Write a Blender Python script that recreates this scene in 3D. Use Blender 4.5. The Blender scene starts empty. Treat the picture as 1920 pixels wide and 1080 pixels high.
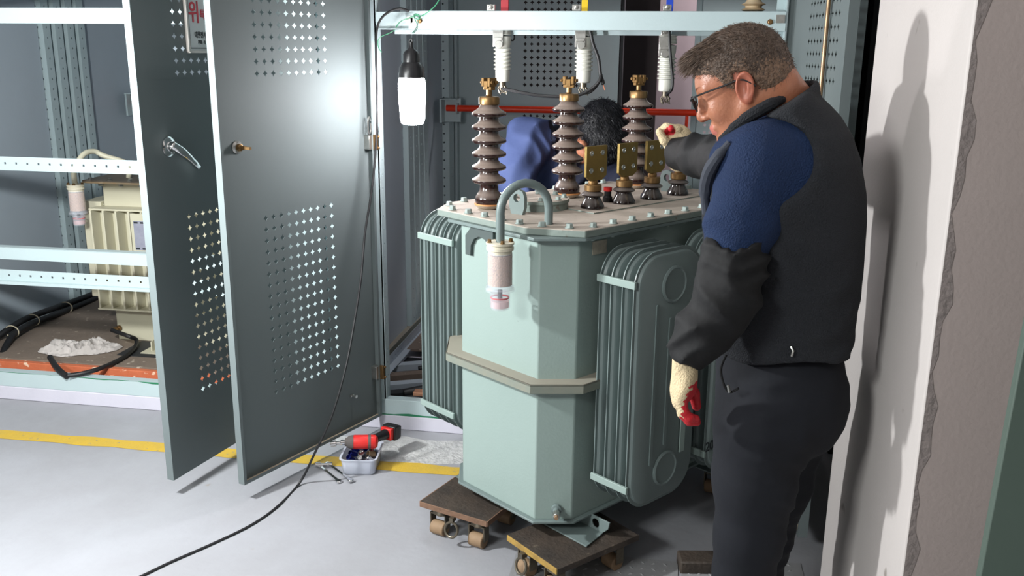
import bpy, bmesh, math, random
import numpy as np
from mathutils import Matrix, Vector
SC = bpy.context.scene
COL = SC.collection
random.seed(4)
# ------------------------------------------------------------------ camera
CF, CH = 1720.0, 1.58
CP, CR_, CY = math.radians(14.62), math.radians(.476), math.radians(9.55)
def cam_axes():
    fwd = Vector((-math.sin(CY), math.cos(CY), 0)); right = Vector((math.cos(CY), math.sin(CY), 0)); up = Vector((0, 0, 1))
    f2 = math.cos(CP)*fwd - math.sin(CP)*up; u2 = math.sin(CP)*fwd + math.cos(CP)*up
    r3 = math.cos(CR_)*right + math.sin(CR_)*u2; u3 = -math.sin(CR_)*right + math.cos(CR_)*u2
    return r3, u3, f2
RA, UA, FA = cam_axes()
cd = bpy.data.cameras.new('camera'); cam = bpy.data.objects.new('camera', cd); COL.objects.link(cam)
cd.sensor_width = 36; cd.lens = CF/1920*36; cd.clip_start = .05
cam.matrix_world = Matrix(((RA.x, UA.x, -FA.x, 0), (RA.y, UA.y, -FA.y, 0), (RA.z, UA.z, -FA.z, CH), (0, 0, 0, 1)))
SC.camera = cam
def at(x, y, Y):                      # the point of the place at depth Y seen at x, y
    d = RA*(x-960) - UA*(y-540) + FA*CF
    t = Y/d.y
    return Vector((d.x*t, d.y*t, CH+d.z*t))
# ------------------------------------------------------------------ light
w = bpy.data.worlds.new('world'); SC.world = w; w.use_nodes = True
w.node_tree.nodes['Background'].inputs[0].default_value = (.55, .62, .66, 1)
w.node_tree.nodes['Background'].inputs[1].default_value = .55
SC.view_settings.view_transform = 'Standard'; SC.view_settings.look = 'None'
SC.view_settings.exposure = .12; SC.view_settings.gamma = 1.0; SC.view_settings.use_curve_mapping = False
def lamp(name, kind, loc, energy, color, size=.05, rot=None, sy=None):
    l = bpy.data.lights.new(name, kind); l.energy = energy; l.color = color
    o = bpy.data.objects.new(name, l); COL.objects.link(o); o.location = loc
    if kind == 'AREA':
        l.size = size
        if sy: l.shape = 'RECTANGLE'; l.size_y = sy
        if rot: o.rotation_euler = rot
    else: l.shadow_soft_size = size
    return o
lamp('work_lamp_light', 'POINT', (-1.88, 2.03, 1.50), 168, (.97, 1.0, 1.0), .05)
lamp('unseen_ceiling_light', 'AREA', (.6, -1.6, 2.95), 5, (.92, 1.0, .95), 1.2, (0, 0, 0), .25)
lamp('unseen_ceiling_light', 'AREA', (1.0, 6.4, 2.95), 60, (1.0, .95, .97), 1.2, (0, 0, 0), .25)
lamp('unseen_ceiling_light', 'AREA', (-2.6, -1.3, 2.9), 150, (.96, 1.0, .985), 1.2, (math.radians(38), 0, math.radians(-35)), .5)  # unseen fill, aimed from front left to brighten cabinets and pillar
# ------------------------------------------------------------------ materials
def lin(c):
    return tuple((v/255/12.92 if v/255 <= .04045 else ((v/255+.055)/1.055)**2.4) for v in c)+(1,)
MATS = {}
def mat(name, c, c2=None, scale=6, rough=.5, metal=0, bump=0, bscale=60, amt=.5, spec=.5, dust=None, dustamt=.8,
        emit=None, estr=0, trans=0, ior=1.45, alpha=1, sss=0, speck=None, stretch=None, coat=0, thr=.5, rvar=0):
    if name in MATS: return MATS[name]
    m = bpy.data.materials.new(name); MATS[name] = m; m.use_nodes = True
    nt = m.node_tree; N = nt.nodes; L = nt.links; b = N['Principled BSDF']
    b.inputs['Roughness'].default_value = rough; b.inputs['Metallic'].default_value = metal
    b.inputs['Specular IOR Level'].default_value = spec
    b.inputs['Transmission Weight'].default_value = trans; b.inputs['IOR'].default_value = ior
    b.inputs['Coat Weight'].default_value = coat; b.inputs['Alpha'].default_value = alpha
    if sss:
        b.inputs['Subsurface Weight'].default_value = sss; b.inputs['Subsurface Radius'].default_value = (.012, .005, .003)
        b.inputs['Subsurface Scale'].default_value = 1
    if emit: b.inputs['Emission Color'].default_value = lin(emit); b.inputs['Emission Strength'].default_value = estr
    tc = N.new('ShaderNodeTexCoord'); src = tc.outputs['Object']
    if stretch:
        mp = N.new('ShaderNodeMapping'); mp.inputs['Scale'].default_value = stretch
        L.new(src, mp.inputs['Vector']); src = mp.outputs['Vector']
    nz = N.new('ShaderNodeTexNoise'); nz.inputs['Scale'].default_value = scale; nz.inputs['Detail'].default_value = 6
    nz.inputs['Roughness'].default_value = .6
    L.new(src, nz.inputs['Vector'])
    rp = N.new('ShaderNodeValToRGB'); rp.color_ramp.elements[0].position = max(0, thr-.22); rp.color_ramp.elements[1].position = min(1, thr+.22)
    L.new(nz.outputs['Fac'], rp.inputs['Fac'])
    mx = N.new('ShaderNodeMix'); mx.data_type = 'RGBA'
    mul = N.new('ShaderNodeMath'); mul.operation = 'MULTIPLY'; mul.inputs[1].default_value = amt
    L.new(rp.outputs['Color'], mul.inputs[0]); L.new(mul.outputs[0], mx.inputs['Factor'])
    mx.inputs['A'].default_value = lin(c); mx.inputs['B'].default_value = lin(c2 or [max(0, v*.9) for v in c])
    out = mx.outputs['Result']
    if speck:
        s2 = N.new('ShaderNodeTexNoise'); s2.inputs['Scale'].default_value = speck[1]; s2.inputs['Detail'].default_value = 3
        L.new(tc.outputs['Object'], s2.inputs['Vector'])
        r2 = N.new('ShaderNodeValToRGB'); r2.color_ramp.elements[0].position = speck[2]; r2.color_ramp.elements[1].position = speck[2]+.05
        L.new(s2.outputs['Fac'], r2.inputs['Fac'])
        m2 = N.new('ShaderNodeMix'); m2.data_type = 'RGBA'; L.new(r2.outputs['Color'], m2.inputs['Factor'])
        L.new(out, m2.inputs['A']); m2.inputs['B'].default_value = lin(speck[0]); out = m2.outputs['Result']
    if dust:
        g = N.new('ShaderNodeNewGeometry'); sp = N.new('ShaderNodeSeparateXYZ'); L.new(g.outputs['Normal'], sp.inputs[0])
        mr = N.new('ShaderNodeMapRange'); mr.inputs[1].default_value = .15; mr.inputs[2].default_value = .75; mr.inputs[4].default_value = dustamt
        L.new(sp.outputs['Z'], mr.inputs[0])
        m3 = N.new('ShaderNodeMix'); m3.data_type = 'RGBA'; L.new(mr.outputs[0], m3.inputs['Factor'])
        L.new(out, m3.inputs['A']); m3.inputs['B'].default_value = lin(dust); out = m3.outputs['Result']
        m4 = N.new('ShaderNodeMix'); L.new(mr.outputs[0], m4.inputs['Factor']); m4.inputs['A'].default_value = rough; m4.inputs['B'].default_value = .75
        L.new(m4.outputs['Result'], b.inputs['Roughness'])
    elif rvar:
        m4 = N.new('ShaderNodeMath'); m4.operation = 'MULTIPLY_ADD'; m4.inputs[1].default_value = rvar; m4.inputs[2].default_value = rough
        L.new(rp.outputs['Color'], m4.inputs[0]); L.new(m4.outputs[0], b.inputs['Roughness'])
    L.new(out, b.inputs['Base Color'])
    if bump:
        bn = N.new('ShaderNodeTexNoise'); bn.inputs['Scale'].default_value = bscale; bn.inputs['Detail'].default_value = 4
        L.new(src, bn.inputs['Vector'])
        bp = N.new('ShaderNodeBump'); bp.inputs['Strength'].default_value = bump; bp.inputs['Distance'].default_value = .01
        L.new(bn.outputs['Fac'], bp.inputs['Height']); L.new(bp.outputs['Normal'], b.inputs['Normal'])
    return m
PAINT = mat('pale teal cabinet enamel', (182, 199, 202), (172, 189, 192), 3, .38, bump=.04, bscale=180)
PAINTD = mat('grey blue cabinet sheet', (174, 185, 194), (164, 175, 184), 3, .45, bump=.05, bscale=120)
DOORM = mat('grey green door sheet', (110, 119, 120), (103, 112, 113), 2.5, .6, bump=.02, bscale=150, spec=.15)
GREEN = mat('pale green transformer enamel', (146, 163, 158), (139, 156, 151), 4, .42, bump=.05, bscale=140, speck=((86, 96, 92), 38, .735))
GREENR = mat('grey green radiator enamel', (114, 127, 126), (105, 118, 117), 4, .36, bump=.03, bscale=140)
GREEND = mat('dusty green edge', (118, 128, 120), (150, 140, 122), 12, .6, dust=(150, 143, 130), dustamt=.8)
LID = mat('dusty lid paint', (128, 140, 134), (112, 124, 118), 14, .6, dust=(186, 172, 160), dustamt=.85, bump=.15, bscale=60, speck=((110, 104, 96), 30, .66))
BOLT = mat('painted bolt', (170, 184, 180), (120, 128, 126), 60, .4, metal=.25)
STEEL = mat('zinc steel', (190, 190, 186), (140, 138, 132), 50, .3, metal=.9)
CHROME = mat('chrome', (225, 225, 225), (205, 205, 205), 20, .12, metal=1)
BRASS = mat('aged brass', (146, 116, 78), (104, 80, 52), 40, .38, metal=.85, bump=.05)
BRASSD = mat('dull bronze', (140, 108, 66), (92, 70, 44), 60, .5, metal=.7, bump=.15)
PLATEB = mat('olive brass plate', (142, 120, 68), (104, 86, 48), 25, .45, metal=.7, bump=.06)
GLAZE = mat('dark brown porcelain glaze', (42, 20, 18), (30, 14, 12), 20, .12, dust=(150, 134, 124), dustamt=.75, coat=.6)
GLAZEL = mat('black brown glaze', (26, 16, 16), (18, 11, 11), 20, .1, coat=.7, dust=(120, 110, 104), dustamt=.45)
CREAMRING = mat('cream sealing ring', (196, 180, 150), (180, 130, 80), 30, .6)
CREAM = mat('cream transformer enamel', (196, 192, 170), (186, 182, 160), 5, .45, bump=.04, bscale=140)
CREAMD = mat('dusty lid plate', (120, 110, 98), (84, 78, 72), 30, .6)
WHITEC = mat('white ribbed porcelain', (205, 205, 196), (186, 186, 178), 14, .35, coat=.2)
RED = mat('orange red bar', (232, 62, 28), (214, 50, 22), 10, .35)
RUSTO = mat('worn orange primer', (200, 112, 76), (176, 84, 54), 22, .65, speck=((228, 196, 170), 26, .62), bump=.2)
FLOORM = mat('painted concrete floor', (158, 159, 165), (142, 142, 146), 2.6, .42, bump=.14, bscale=26, amt=.8, speck=((140, 130, 112), 7, .745), rvar=.2)
SCUFF = mat('worn sparkling floor patch', (170, 170, 170), (205, 204, 202), 18, .25, bump=.8, bscale=55, amt=.9, rvar=.25)
YELLOW = mat('yellow floor paint', (204, 168, 52), (172, 150, 76), 16, .5, bump=.2, bscale=90, speck=((150, 140, 112), 40, .66))
WHITEP = mat('white kerb paint', (204, 202, 214), (190, 189, 201), 8, .55, bump=.08)
GREENP = mat('dark green paint line', (34, 112, 78), (52, 136, 98), 20, .5)
PLASTER = mat('painted plaster', (200, 193, 190), (190, 184, 181), 3, .6, bump=.08, bscale=120, speck=((150, 142, 136), 9, .72))
PLASTERR = mat('pinkish plaster', (176, 162, 158), (164, 151, 147), 2.2, .65, bump=.12, bscale=100, speck=((118, 108, 106), 7, .70))
WORN = mat('worn plaster edge', (146, 135, 132), (126, 117, 115), 30, .8, bump=.6, bscale=70)
DARKG = mat('dark green sheet', (82, 96, 88), (74, 88, 80), 3, .6)
BACKW = mat('back room wall', (176, 160, 164), (160, 146, 150), 2, .7)
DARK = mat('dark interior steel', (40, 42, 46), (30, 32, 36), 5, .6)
BLACK = mat('black rubber', (24, 24, 26), (34, 34, 36), 30, .5, bump=.1)
BLACKP = mat('black plastic', (30, 30, 32), (22, 22, 24), 20, .35)
DUSTF = mat('dusty plank', (126, 112, 100), (98, 88, 80), 9, .8, bump=.3, bscale=40, speck=((168, 156, 142), 30, .66))
WOODD = mat('oily dolly plywood', (74, 64, 56), (38, 34, 32), 9, .55, bump=.35, bscale=70, speck=((96, 86, 74), 30, .70), amt=.9, rvar=.2)
WOODE = mat('worn yellow board edge', (176, 142, 70), (74, 60, 48), 28, .7, bump=.4)
WOODR = mat('rough wood edge', (128, 98, 78), (80, 62, 52), 28, .8, bump=.4)
CASTER = mat('grey metal caster', (120, 112, 98), (82, 76, 68), 40, .4, metal=.8)
ROLLER = mat('worn tan roller', (150, 124, 96), (108, 88, 70), 30, .7)
CLOTHW = mat('dirty white rag', (196, 190, 186), (146, 138, 134), 16, .9, bump=.3, bscale=90)
GLASS = mat('clear plastic', (236, 238, 248), (226, 228, 244), 5, .06, amt=.3, alpha=.20, coat=1)
GEL = mat('silica gel beads', (208, 172, 140), (196, 156, 124), 60, .8, bump=.8, bscale=220, speck=((104, 78, 120), 120, .665))
REDP = mat('red plastic', (196, 34, 34), (214, 60, 52), 20, .4)
OILC = mat('clear red tinted cup', (244, 190, 186), (240, 204, 200), 8, .1, alpha=.55)
IVORY = mat('ivory plastic collar', (214, 208, 188), (196, 188, 166), 18, .5)
NAVY = mat('navy work trousers', (16, 19, 28), (11, 13, 20), 5, .85, bump=.4, bscale=9, speck=((38, 42, 52), 4, .70))
SLEEVEC = mat('black over sleeve nylon', (13, 13, 16), (9, 9, 12), 8, .75, bump=.5, bscale=14)
BLUE = mat('deep blue knit shirt', (11, 38, 76), (8, 27, 58), 7, .85, bump=.5, bscale=260)
VEST = mat('charcoal fleece vest', (36, 38, 43), (28, 30, 35), 9, .95, bump=.6, bscale=320)
VESTL = mat('slate vest trim', (58, 62, 72), (48, 52, 62), 9, .8, bump=.2)
JACKET = mat('blue work jacket', (66, 80, 122), (50, 62, 102), 6, .8, bump=.3, bscale=18)
JACKETSH = mat('jacket blue with painted shade', (22, 28, 50), (16, 20, 36), 6, .8, bump=.2)  # same jacket cloth, darkened for its unlit side
SKIN = mat('skin', (170, 112, 84), (150, 92, 68), 14, .42, sss=.12, bump=.12, bscale=160, amt=.7)
SKINE = mat('ear skin', (176, 106, 84), (162, 90, 70), 18, .45, sss=.15)
LIPS = mat('lips', (190, 112, 98), (178, 98, 88), 20, .4)
HAIRM = mat('greying brown hair', (96, 78, 66), (58, 49, 44), 60, .6, amt=.9, bump=.7, bscale=200)
HAIRS = mat('short grey brown strands', (128, 108, 94), (52, 44, 40), 90, .55, amt=.9)
HAIRB = mat('black hair', (24, 24, 27), (40, 41, 46), 60, .45, bump=.5, bscale=150)
HAIRF = mat('faded hair over the ears', (138, 110, 90), (92, 74, 62), 110, .65, amt=.9, bump=.5, bscale=260)
HAIRBS = mat('black grey strands', (48, 49, 54), (22, 22, 25), 120, .4, amt=.9)
GLOVE = mat('cream cotton work glove', (222, 202, 166), (204, 182, 146), 30, .95, bump=.6, bscale=240)
GLOVER = mat('red rubber glove coating', (196, 34, 44), (168, 24, 34), 30, .5, bump=.3, bscale=120)
EYEW = mat('eye white', (220, 214, 206), rough=.2)
SIGNW = mat('white sign face', (205, 210, 210), (196, 202, 202), 4, .3)
SIGNR = mat('red sign lettering', (196, 44, 62), (186, 38, 56), 4, .4)
SIGNK = mat('dark sign lettering', (44, 48, 52), rough=.4)
ALU = mat('aluminium sign frame', (196, 190, 184), (170, 166, 160), 10, .35, metal=.6)
BULB = mat('glowing lamp glass', (255, 255, 255), emit=(255, 250, 252), estr=100)
WIREG = mat('green wire sheath', (60, 130, 96), (80, 160, 120), 20, .4)
COPPER = mat('bare copper strands', (190, 120, 90), rough=.4, metal=.8)
TIE = mat('pale cable tie', (206, 196, 170), rough=.5)
NAMEP = mat('grey name plate', (150, 152, 166), (120, 122, 140), 60, .4)
PAPER = mat('old paper label', (196, 190, 172), (120, 116, 106), 60, .7)
BLUETAPE = mat('blue phase tape', (30, 70, 190), rough=.4)
YELTAPE = mat('yellow phase tape', (226, 190, 30), rough=.4)
REDTAPE = mat('red phase tape', (160, 26, 40), rough=.4)
TUBP = mat('cloudy plastic tub', (222, 226, 238), (200, 206, 222), 10, .2, alpha=.62)
BLUES = mat('blue anodised socket', (36, 44, 130), (24, 30, 90), 10, .25, metal=.8)
# ------------------------------------------------------------------ mesh helpers
def wmat(o):
    m = Matrix.LocRotScale(o.location, o.rotation_euler, o.scale)
    return wmat(o.parent) @ m if o.parent else m
class MB:
    def __init__(s): s.v = []; s.f = []; s.m = []; s.k = 0
    def add(s, vs, fs):
        n = len(s.v); s.v += [tuple(v) for v in vs]; s.f += [tuple(i+n for i in f) for f in fs]; s.m += [s.k]*len(fs); return s
    def box(s, c, d, rz=0, ax=None):
        """centre, dimensions; ax: three axes"""
        if ax is None: ax = (Vector((math.cos(rz), math.sin(rz), 0)), Vector((-math.sin(rz), math.cos(rz), 0)), Vector((0, 0, 1)))
        c = Vector(c); vs = []
        for i in (-1, 1):
            for j in (-1, 1):
                for k in (-1, 1): vs.append(c+ax[0]*(d[0]/2*i)+ax[1]*(d[1]/2*j)+ax[2]*(d[2]/2*k))
        return s.add(vs, [(0, 1, 3, 2), (4, 6, 7, 5), (0, 4, 5, 1), (2, 3, 7, 6), (0, 2, 6, 4), (1, 5, 7, 3)])
    def b2(s, lo, hi): return s.box([(a+b)/2 for a, b in zip(lo, hi)], [b-a for a, b in zip(lo, hi)])
    def prism(s, poly, z0, z1):
        n = len(poly); vs = [(x, y, z0) for x, y in poly]+[(x, y, z1) for x, y in poly]
        return s.add(vs, [tuple(range(n))[::-1], tuple(range(n, 2*n))]+[(i, (i+1) % n, n+(i+1) % n, n+i) for i in range(n)])
    def prism_ax(s, poly, o, e1, e2, e3, t):
        """poly in plane e1,e2 at o, extruded t along e3"""
        n = len(poly); o = Vector(o)
        a = [o+e1*x+e2*y for x, y in poly]; vs = a+[p+e3*t for p in a]
        return s.add(vs, [tuple(range(n))[::-1], tuple(range(n, 2*n))]+[(i, (i+1) % n, n+(i+1) % n, n+i) for i in range(n)])
    def lathe(s, prof, o=(0, 0, 0), ax=(0, 0, 1), n=24, caps=True):
        ax = Vector(ax).normalized(); e1 = ax.orthogonal().normalized(); e2 = ax.cross(e1); o = Vector(o); vs = []; fs = []
        for r, z in prof:
            for i in range(n):
                a = 2*math.pi*i/n; vs.append(o+ax*z+e1*(r*math.cos(a))+e2*(r*math.sin(a)))
        for j in range(len(prof)-1):
            for i in range(n): fs.append((j*n+i, j*n+(i+1) % n, (j+1)*n+(i+1) % n, (j+1)*n+i))
        if caps: fs += [tuple(range(n))[::-1], tuple(range((len(prof)-1)*n, len(prof)*n))]
        return s.add(vs, fs)
    def cyl(s, p, q, r, n=16, r2=None):
        p = Vector(p); q = Vector(q); return s.lathe([(r, 0), (r if r2 is None else r2, (q-p).length)], p, q-p, n)
    def tube(s, pts, r, n=8, closed=False, smooth=0):
        pts = [Vector(p) for p in pts]
        if smooth: pts = spline(pts, smooth)
        rr = r if isinstance(r, (list, tuple)) else [r]*len(pts)
        if len(rr) != len(pts): rr = [rr[min(len(rr)-1, int(i*len(rr)/len(pts)))] for i in range(len(pts))]
        vs = []; fs = []; e = None; m = len(pts)
        for i, p in enumerate(pts):
            if closed: t = pts[(i+1) % m]-pts[i-1]
            else: t = pts[min(i+1, m-1)]-pts[max(i-1, 0)]
            if t.length < 1e-9: t = Vector((0, 0, 1))
            t.normalize()
            e = t.orthogonal().normalized() if e is None else (e-t*e.dot(t)).normalized()
            e2 = t.cross(e)
            for k in range(n): a = 2*math.pi*k/n; vs.append(p+e*(rr[i]*math.cos(a))+e2*(rr[i]*math.sin(a)))
        for j in range(m if closed else m-1):
            j2 = (j+1) % m
            for i in range(n): fs.append((j*n+i, j*n+(i+1) % n, j2*n+(i+1) % n, j2*n+i))
        if not closed: fs += [tuple(range(n))[::-1], tuple(range((m-1)*n, m*n))]
        return s.add(vs, fs)
    def ball(s, c, r, n=14):
        r = r if isinstance(r, (tuple, list)) else (r, r, r); vs = []; fs = []; c = Vector(c); k = n//2
        for j in range(1, k):
            t = math.pi*j/k
            for i in range(n):
                a = 2*math.pi*i/n; vs.append(c+Vector((r[0]*math.sin(t)*math.cos(a), r[1]*math.sin(t)*math.sin(a), r[2]*math.cos(t))))
        for j in range(k-2):
            for i in range(n): fs.append((j*n+i, (j+1)*n+i, (j+1)*n+(i+1) % n, j*n+(i+1) % n))
        vs += [c+Vector((0, 0, r[2])), c-Vector((0, 0, r[2]))]; T = len(vs)-2
        for i in range(n): fs += [(T, i, (i+1) % n), (T+1, (k-2)*n+(i+1) % n, (k-2)*n+i)]
        return s.add(vs, fs)
    def hexbolt(s, p, ax=(0, 0, 1), r=.009, h=.008):
        s.lathe([(r*1.25, 0), (r*1.25, h*.2)], p, ax, 12); s.lathe([(r, h*.2), (r, h), (r*.8, h*1.15)], p, ax, 6); return s
    def build(s, name, m, parent=None, world=True, bevel=0, solid=0, angle=35, subsurf=0, flat=False, origin=None, merge=False):
        ms = m if isinstance(m, list) else [m]
        V = [Vector(v) for v in s.v]
        if world and parent is not None:
            M = wmat(parent).inverted(); V = [M @ v for v in V]
        loc = None
        if parent is None and world:
            xs = [v.x for v in V]; ys = [v.y for v in V]; zs = [v.z for v in V]
            loc = Vector(origin) if origin else Vector(((min(xs)+max(xs))/2, (min(ys)+max(ys))/2, min(zs))); V = [v-loc for v in V]
        me = bpy.data.meshes.new(name); me.from_pydata(V, [], s.f); 
        for x in ms: me.materials.append(x)
        if len(ms) > 1: me.polygons.foreach_set('material_index', s.m)
        if not flat:
            me.polygons.foreach_set('use_smooth', [True]*len(me.polygons)); me.set_sharp_from_angle(angle=math.radians(angle))
        if merge:
            bm = bmesh.new(); bm.from_mesh(me); bmesh.ops.remove_doubles(bm, verts=bm.verts, dist=2e-5); bmesh.ops.recalc_face_normals(bm, faces=bm.faces); bm.to_mesh(me); bm.free()
        me.update()
        o = bpy.data.objects.new(name, me); COL.objects.link(o)
        if loc: o.location = loc
        if parent is not None: o.parent = parent
        if solid:
            d = o.modifiers.new('solid', 'SOLIDIFY'); d.thickness = solid; d.offset = 0
        if bevel:
            d = o.modifiers.new('bevel', 'BEVEL'); d.width = bevel; d.segments = 2; d.limit_method = 'ANGLE'; d.angle_limit = math.radians(40)
        return o
def spline(pts, k):
    out = []; n = len(pts)
    for i in range(n-1):
        a = pts[max(i-1, 0)]; b = pts[i]; c = pts[i+1]; d = pts[min(i+2, n-1)]
        for j in range(k):
            t = j/k; out.append(.5*((2*b)+(c-a)*t+(2*a-5*b+4*c-d)*t*t+(3*b-3*c+d-a)*t**3))
    return out+[pts[-1]]
def tag(o, label, cat, group=None):
    o['label'] = label; o['category'] = cat
    if group: o['group'] = group
    return o
def thing(name, label, cat, loc=(0, 0, 0), rz=0, group=None, parent=None):
    o = bpy.data.objects.new(name, None); COL.objects.link(o); o.location = loc; o.rotation_euler = (0, 0, rz); o.empty_display_size = .1
    if parent: o.parent = parent
    if label: tag(o, label, cat, group)
    return o
def struct(name, mb, m, **k):
    o = mb.build(name, m, **k); o['kind'] = 'structure'; return o
def kids(o): return [c for c in bpy.data.objects if c.parent == o]
def copy_tree(o, parent=None):
    c = o.copy(); COL.objects.link(c); c.parent = parent if parent else o.parent
    for ch in kids(o): copy_tree(ch, c)
    return c
def text_mb(mb, txt, size, o, e1, e2, e3, k, depth=.0006):
    cu = bpy.data.curves.new('t', 'FONT'); cu.body = txt; cu.size = size; cu.extrude = depth; cu.offset = size*.014
    ob = bpy.data.objects.new('t', cu); COL.objects.link(ob)
    dg = bpy.context.evaluated_depsgraph_get(); me = bpy.data.meshes.new_from_object(ob.evaluated_get(dg))
    o = Vector(o); mb.k = k
    mb.add([o+e1*v.co.x+e2*v.co.y+e3*v.co.z for v in me.vertices], [tuple(p.vertices) for p in me.polygons]); mb.k = 0
    bpy.data.objects.remove(ob); bpy.data.curves.remove(cu); bpy.data.meshes.remove(me)
# ---- sheets with punched star holes, and strips with square holes
def perf(mb, o, e1, W, z0, z1, blocks, star=(.0118, .0042)):
    """sheet standing from z0 to z1, along e1; blocks: s of first hole, z of first hole, columns, rows, pitch s, pitch z"""
    o = Vector(o); e1 = Vector(e1); ez = Vector((0, 0, 1)); P = lambda a, z: o+e1*a+ez*(z-o.z)
    def rect(a, b, c, d):
        if b-a > 1e-5 and d-c > 1e-5: mb.add([P(a, c), P(b, c), P(b, d), P(a, d)], [(0, 1, 2, 3)])
    z = z0
    for (s0, h0, nx, nz, ps, pz) in sorted(blocks, key=lambda b: b[1]):
        a0 = s0-ps/2; a1 = a0+nx*ps; c0 = h0-pz/2; c1 = c0+nz*pz
        rect(0, W, z, c0); rect(0, a0, c0, c1); rect(a1, W, c0, c1); z = c1
        for i in range(nx):
            for j in range(nz):
                cx, cz = s0+i*ps, h0+j*pz; hx, hz = ps/2, pz/2
                outer = [(1, 0), (1, 1), (0, 1), (-1, 1), (-1, 0), (-1, -1), (0, -1), (1, -1)]
                vs = [P(cx+x*hx, cz+y*hz) for x, y in outer]
                for t in range(8):
                    r = star[0] if t % 2 == 0 else star[1]*1.414; a = math.pi/4*t
                    vs.append(P(cx+r*math.cos(a), cz+r*math.sin(a)))
                mb.add(vs, [(t, (t+1) % 8, 8+(t+1) % 8, 8+t) for t in range(8)])
    rect(0, W, z, z1)
def strip(mb, o, e1, e2, W, Lg, pitch, h=.0045, start=.02):
    """punched strip: width W along e1, length Lg along e2, centre row of square holes"""
    o = Vector(o); P = lambda a, b: o+e1*a+e2*b; n = int((Lg-start)/pitch); c0 = start
    def rect(a, b, c, d): mb.add([P(a, c), P(b, c), P(b, d), P(a, d)], [(0, 1, 2, 3)])
    rect(0, W, 0, c0)
    for i in range(n):
        lo = c0+i*pitch; hi = lo+pitch; cx, cy = W/2, (lo+hi)/2
        mb.add([P(0, lo), P(W, lo), P(W, hi), P(0, hi), P(cx-h, cy-h), P(cx+h, cy-h), P(cx+h, cy+h), P(cx-h, cy+h)],
               [(0, 1, 5, 4), (1, 2, 6, 5), (2, 3, 7, 6), (3, 0, 4, 7)])
    if Lg-c0-n*pitch > 1e-4: rect(0, W, c0+n*pitch, Lg)
X_, Y_, Z_ = Vector((1, 0, 0)), Vector((0, 1, 0)), Vector((0, 0, 1))
# ================================================================== SETTING
struct('floor', MB().b2((-6, -3, -.05), (3, 8, 0)), FLOORM)
struct('ceiling', MB().b2((-6, -3, 3.0), (3, 8, 3.1)), PLASTER)
struct('wall_left', MB().b2((-6.1, -3, 0), (-6, 8, 3)), PLASTER)
struct('wall_right', MB().b2((3, -3, 0), (3.1, 8, 3)), DARKG)
struct('wall_back', MB().b2((-6, 8, 0), (3, 8.1, 3)), PLASTER)
struct('wall_front', MB().b2((-6, -3.1, 0), (3, -3, 3)), PLASTER)
mb = MB(); mb.b2((-3.6, 7.0, 0), (3, 7.08, 3)); struct('wall_rear', mb, BACKW)
mb = MB(); mb.b2((-3.6, 6.3, 0), (-.10, 6.5, 3)); struct('rear_dark_backing', mb, mat('dark brown rear equipment', (62, 52, 52), (54, 46, 46), 3, .7))  # rear equipment stand-in, added dark so the back panel's holes stay dark
mb = MB()
for x0, x1, c in ((-5.6, -.52, 0),):
    n = 40
    for i in range(n):
        a = x0+(x1-x0)*i/n; b = x0+(x1-x0)*(i+1)/n
        j = lambda q: .004*math.sin(q*31)+.003*math.sin(q*77)
        ya = 3.115+.012*(a+3)/2.4; yb = 3.115+.012*(b+3)/2.4
        mb.add([(a, ya+j(a), .0012), (b, yb+j(b), .0012), (b, yb+.078+j(b+5), .0012), (a, ya+.078+j(a+5), .0012)], [(0, 1, 2, 3)])
struct('trim_1', mb, YELLOW)
# worn, sparkling patch before the right cabinet and the chequer plates near the camera
mb = MB(); pts = []
for i in range(28):
    a = 2*math.pi*i/28; r = 1+.16*math.sin(3*a)+.1*math.sin(7*a+1); pts.append((-.95+.33*r*math.cos(a), 3.33+.125*r*math.sin(a)))
mb.prism(pts, .0002, .0009); struct('trim_2', mb, SCUFF)
mb = MB()
def lug(mb, x, y, a, l=.026):
    c, s = math.cos(a), math.sin(a); w_ = .006
    mb.add([(x-c*l/2, y-s*l/2, .0032), (x+s*w_, y-c*w_, .0032), (x+c*l/2, y+s*l/2, .0032), (x-s*w_, y+c*w_, .0032), (x, y, .0066)], [(0, 1, 4), (1, 2, 4), (2, 3, 4), (3, 0, 4)])
for (x0, y0, x1, y1) in ((-.42, 1.6, .095, 2.66), (.105, 1.6, .48, 2.72)):
    mb.b2((x0, y0, .0), (x1, y1, .0035))
    nx = int((x1-x0)/.035); ny = int((y1-y0)/.035)
    for i in range(nx):
        for j in range(ny): lug(mb, x0+.02+i*.035, y0+.02+j*.035, math.radians(40 if (i+j) % 2 else -50))
struct('trim_3', mb, mat('grey painted chequer plate', (150, 150, 152), (120, 120, 122), 5, .4, bump=.1), flat=True)
# white painted kerb under the cabinets
mb = MB(); mb.b2((-4.2, 3.512, 0), (.62, 5.95, .064)); struct('trim_4', mb, WHITEP, bevel=.004)
struct('dark_cabinet_block', MB().b2((.70, 3.6, 0), (2.95, 5.9, 3)), DARK)  # dark stand-in for the next cabinet, blackens the gap, stops rear light
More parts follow.
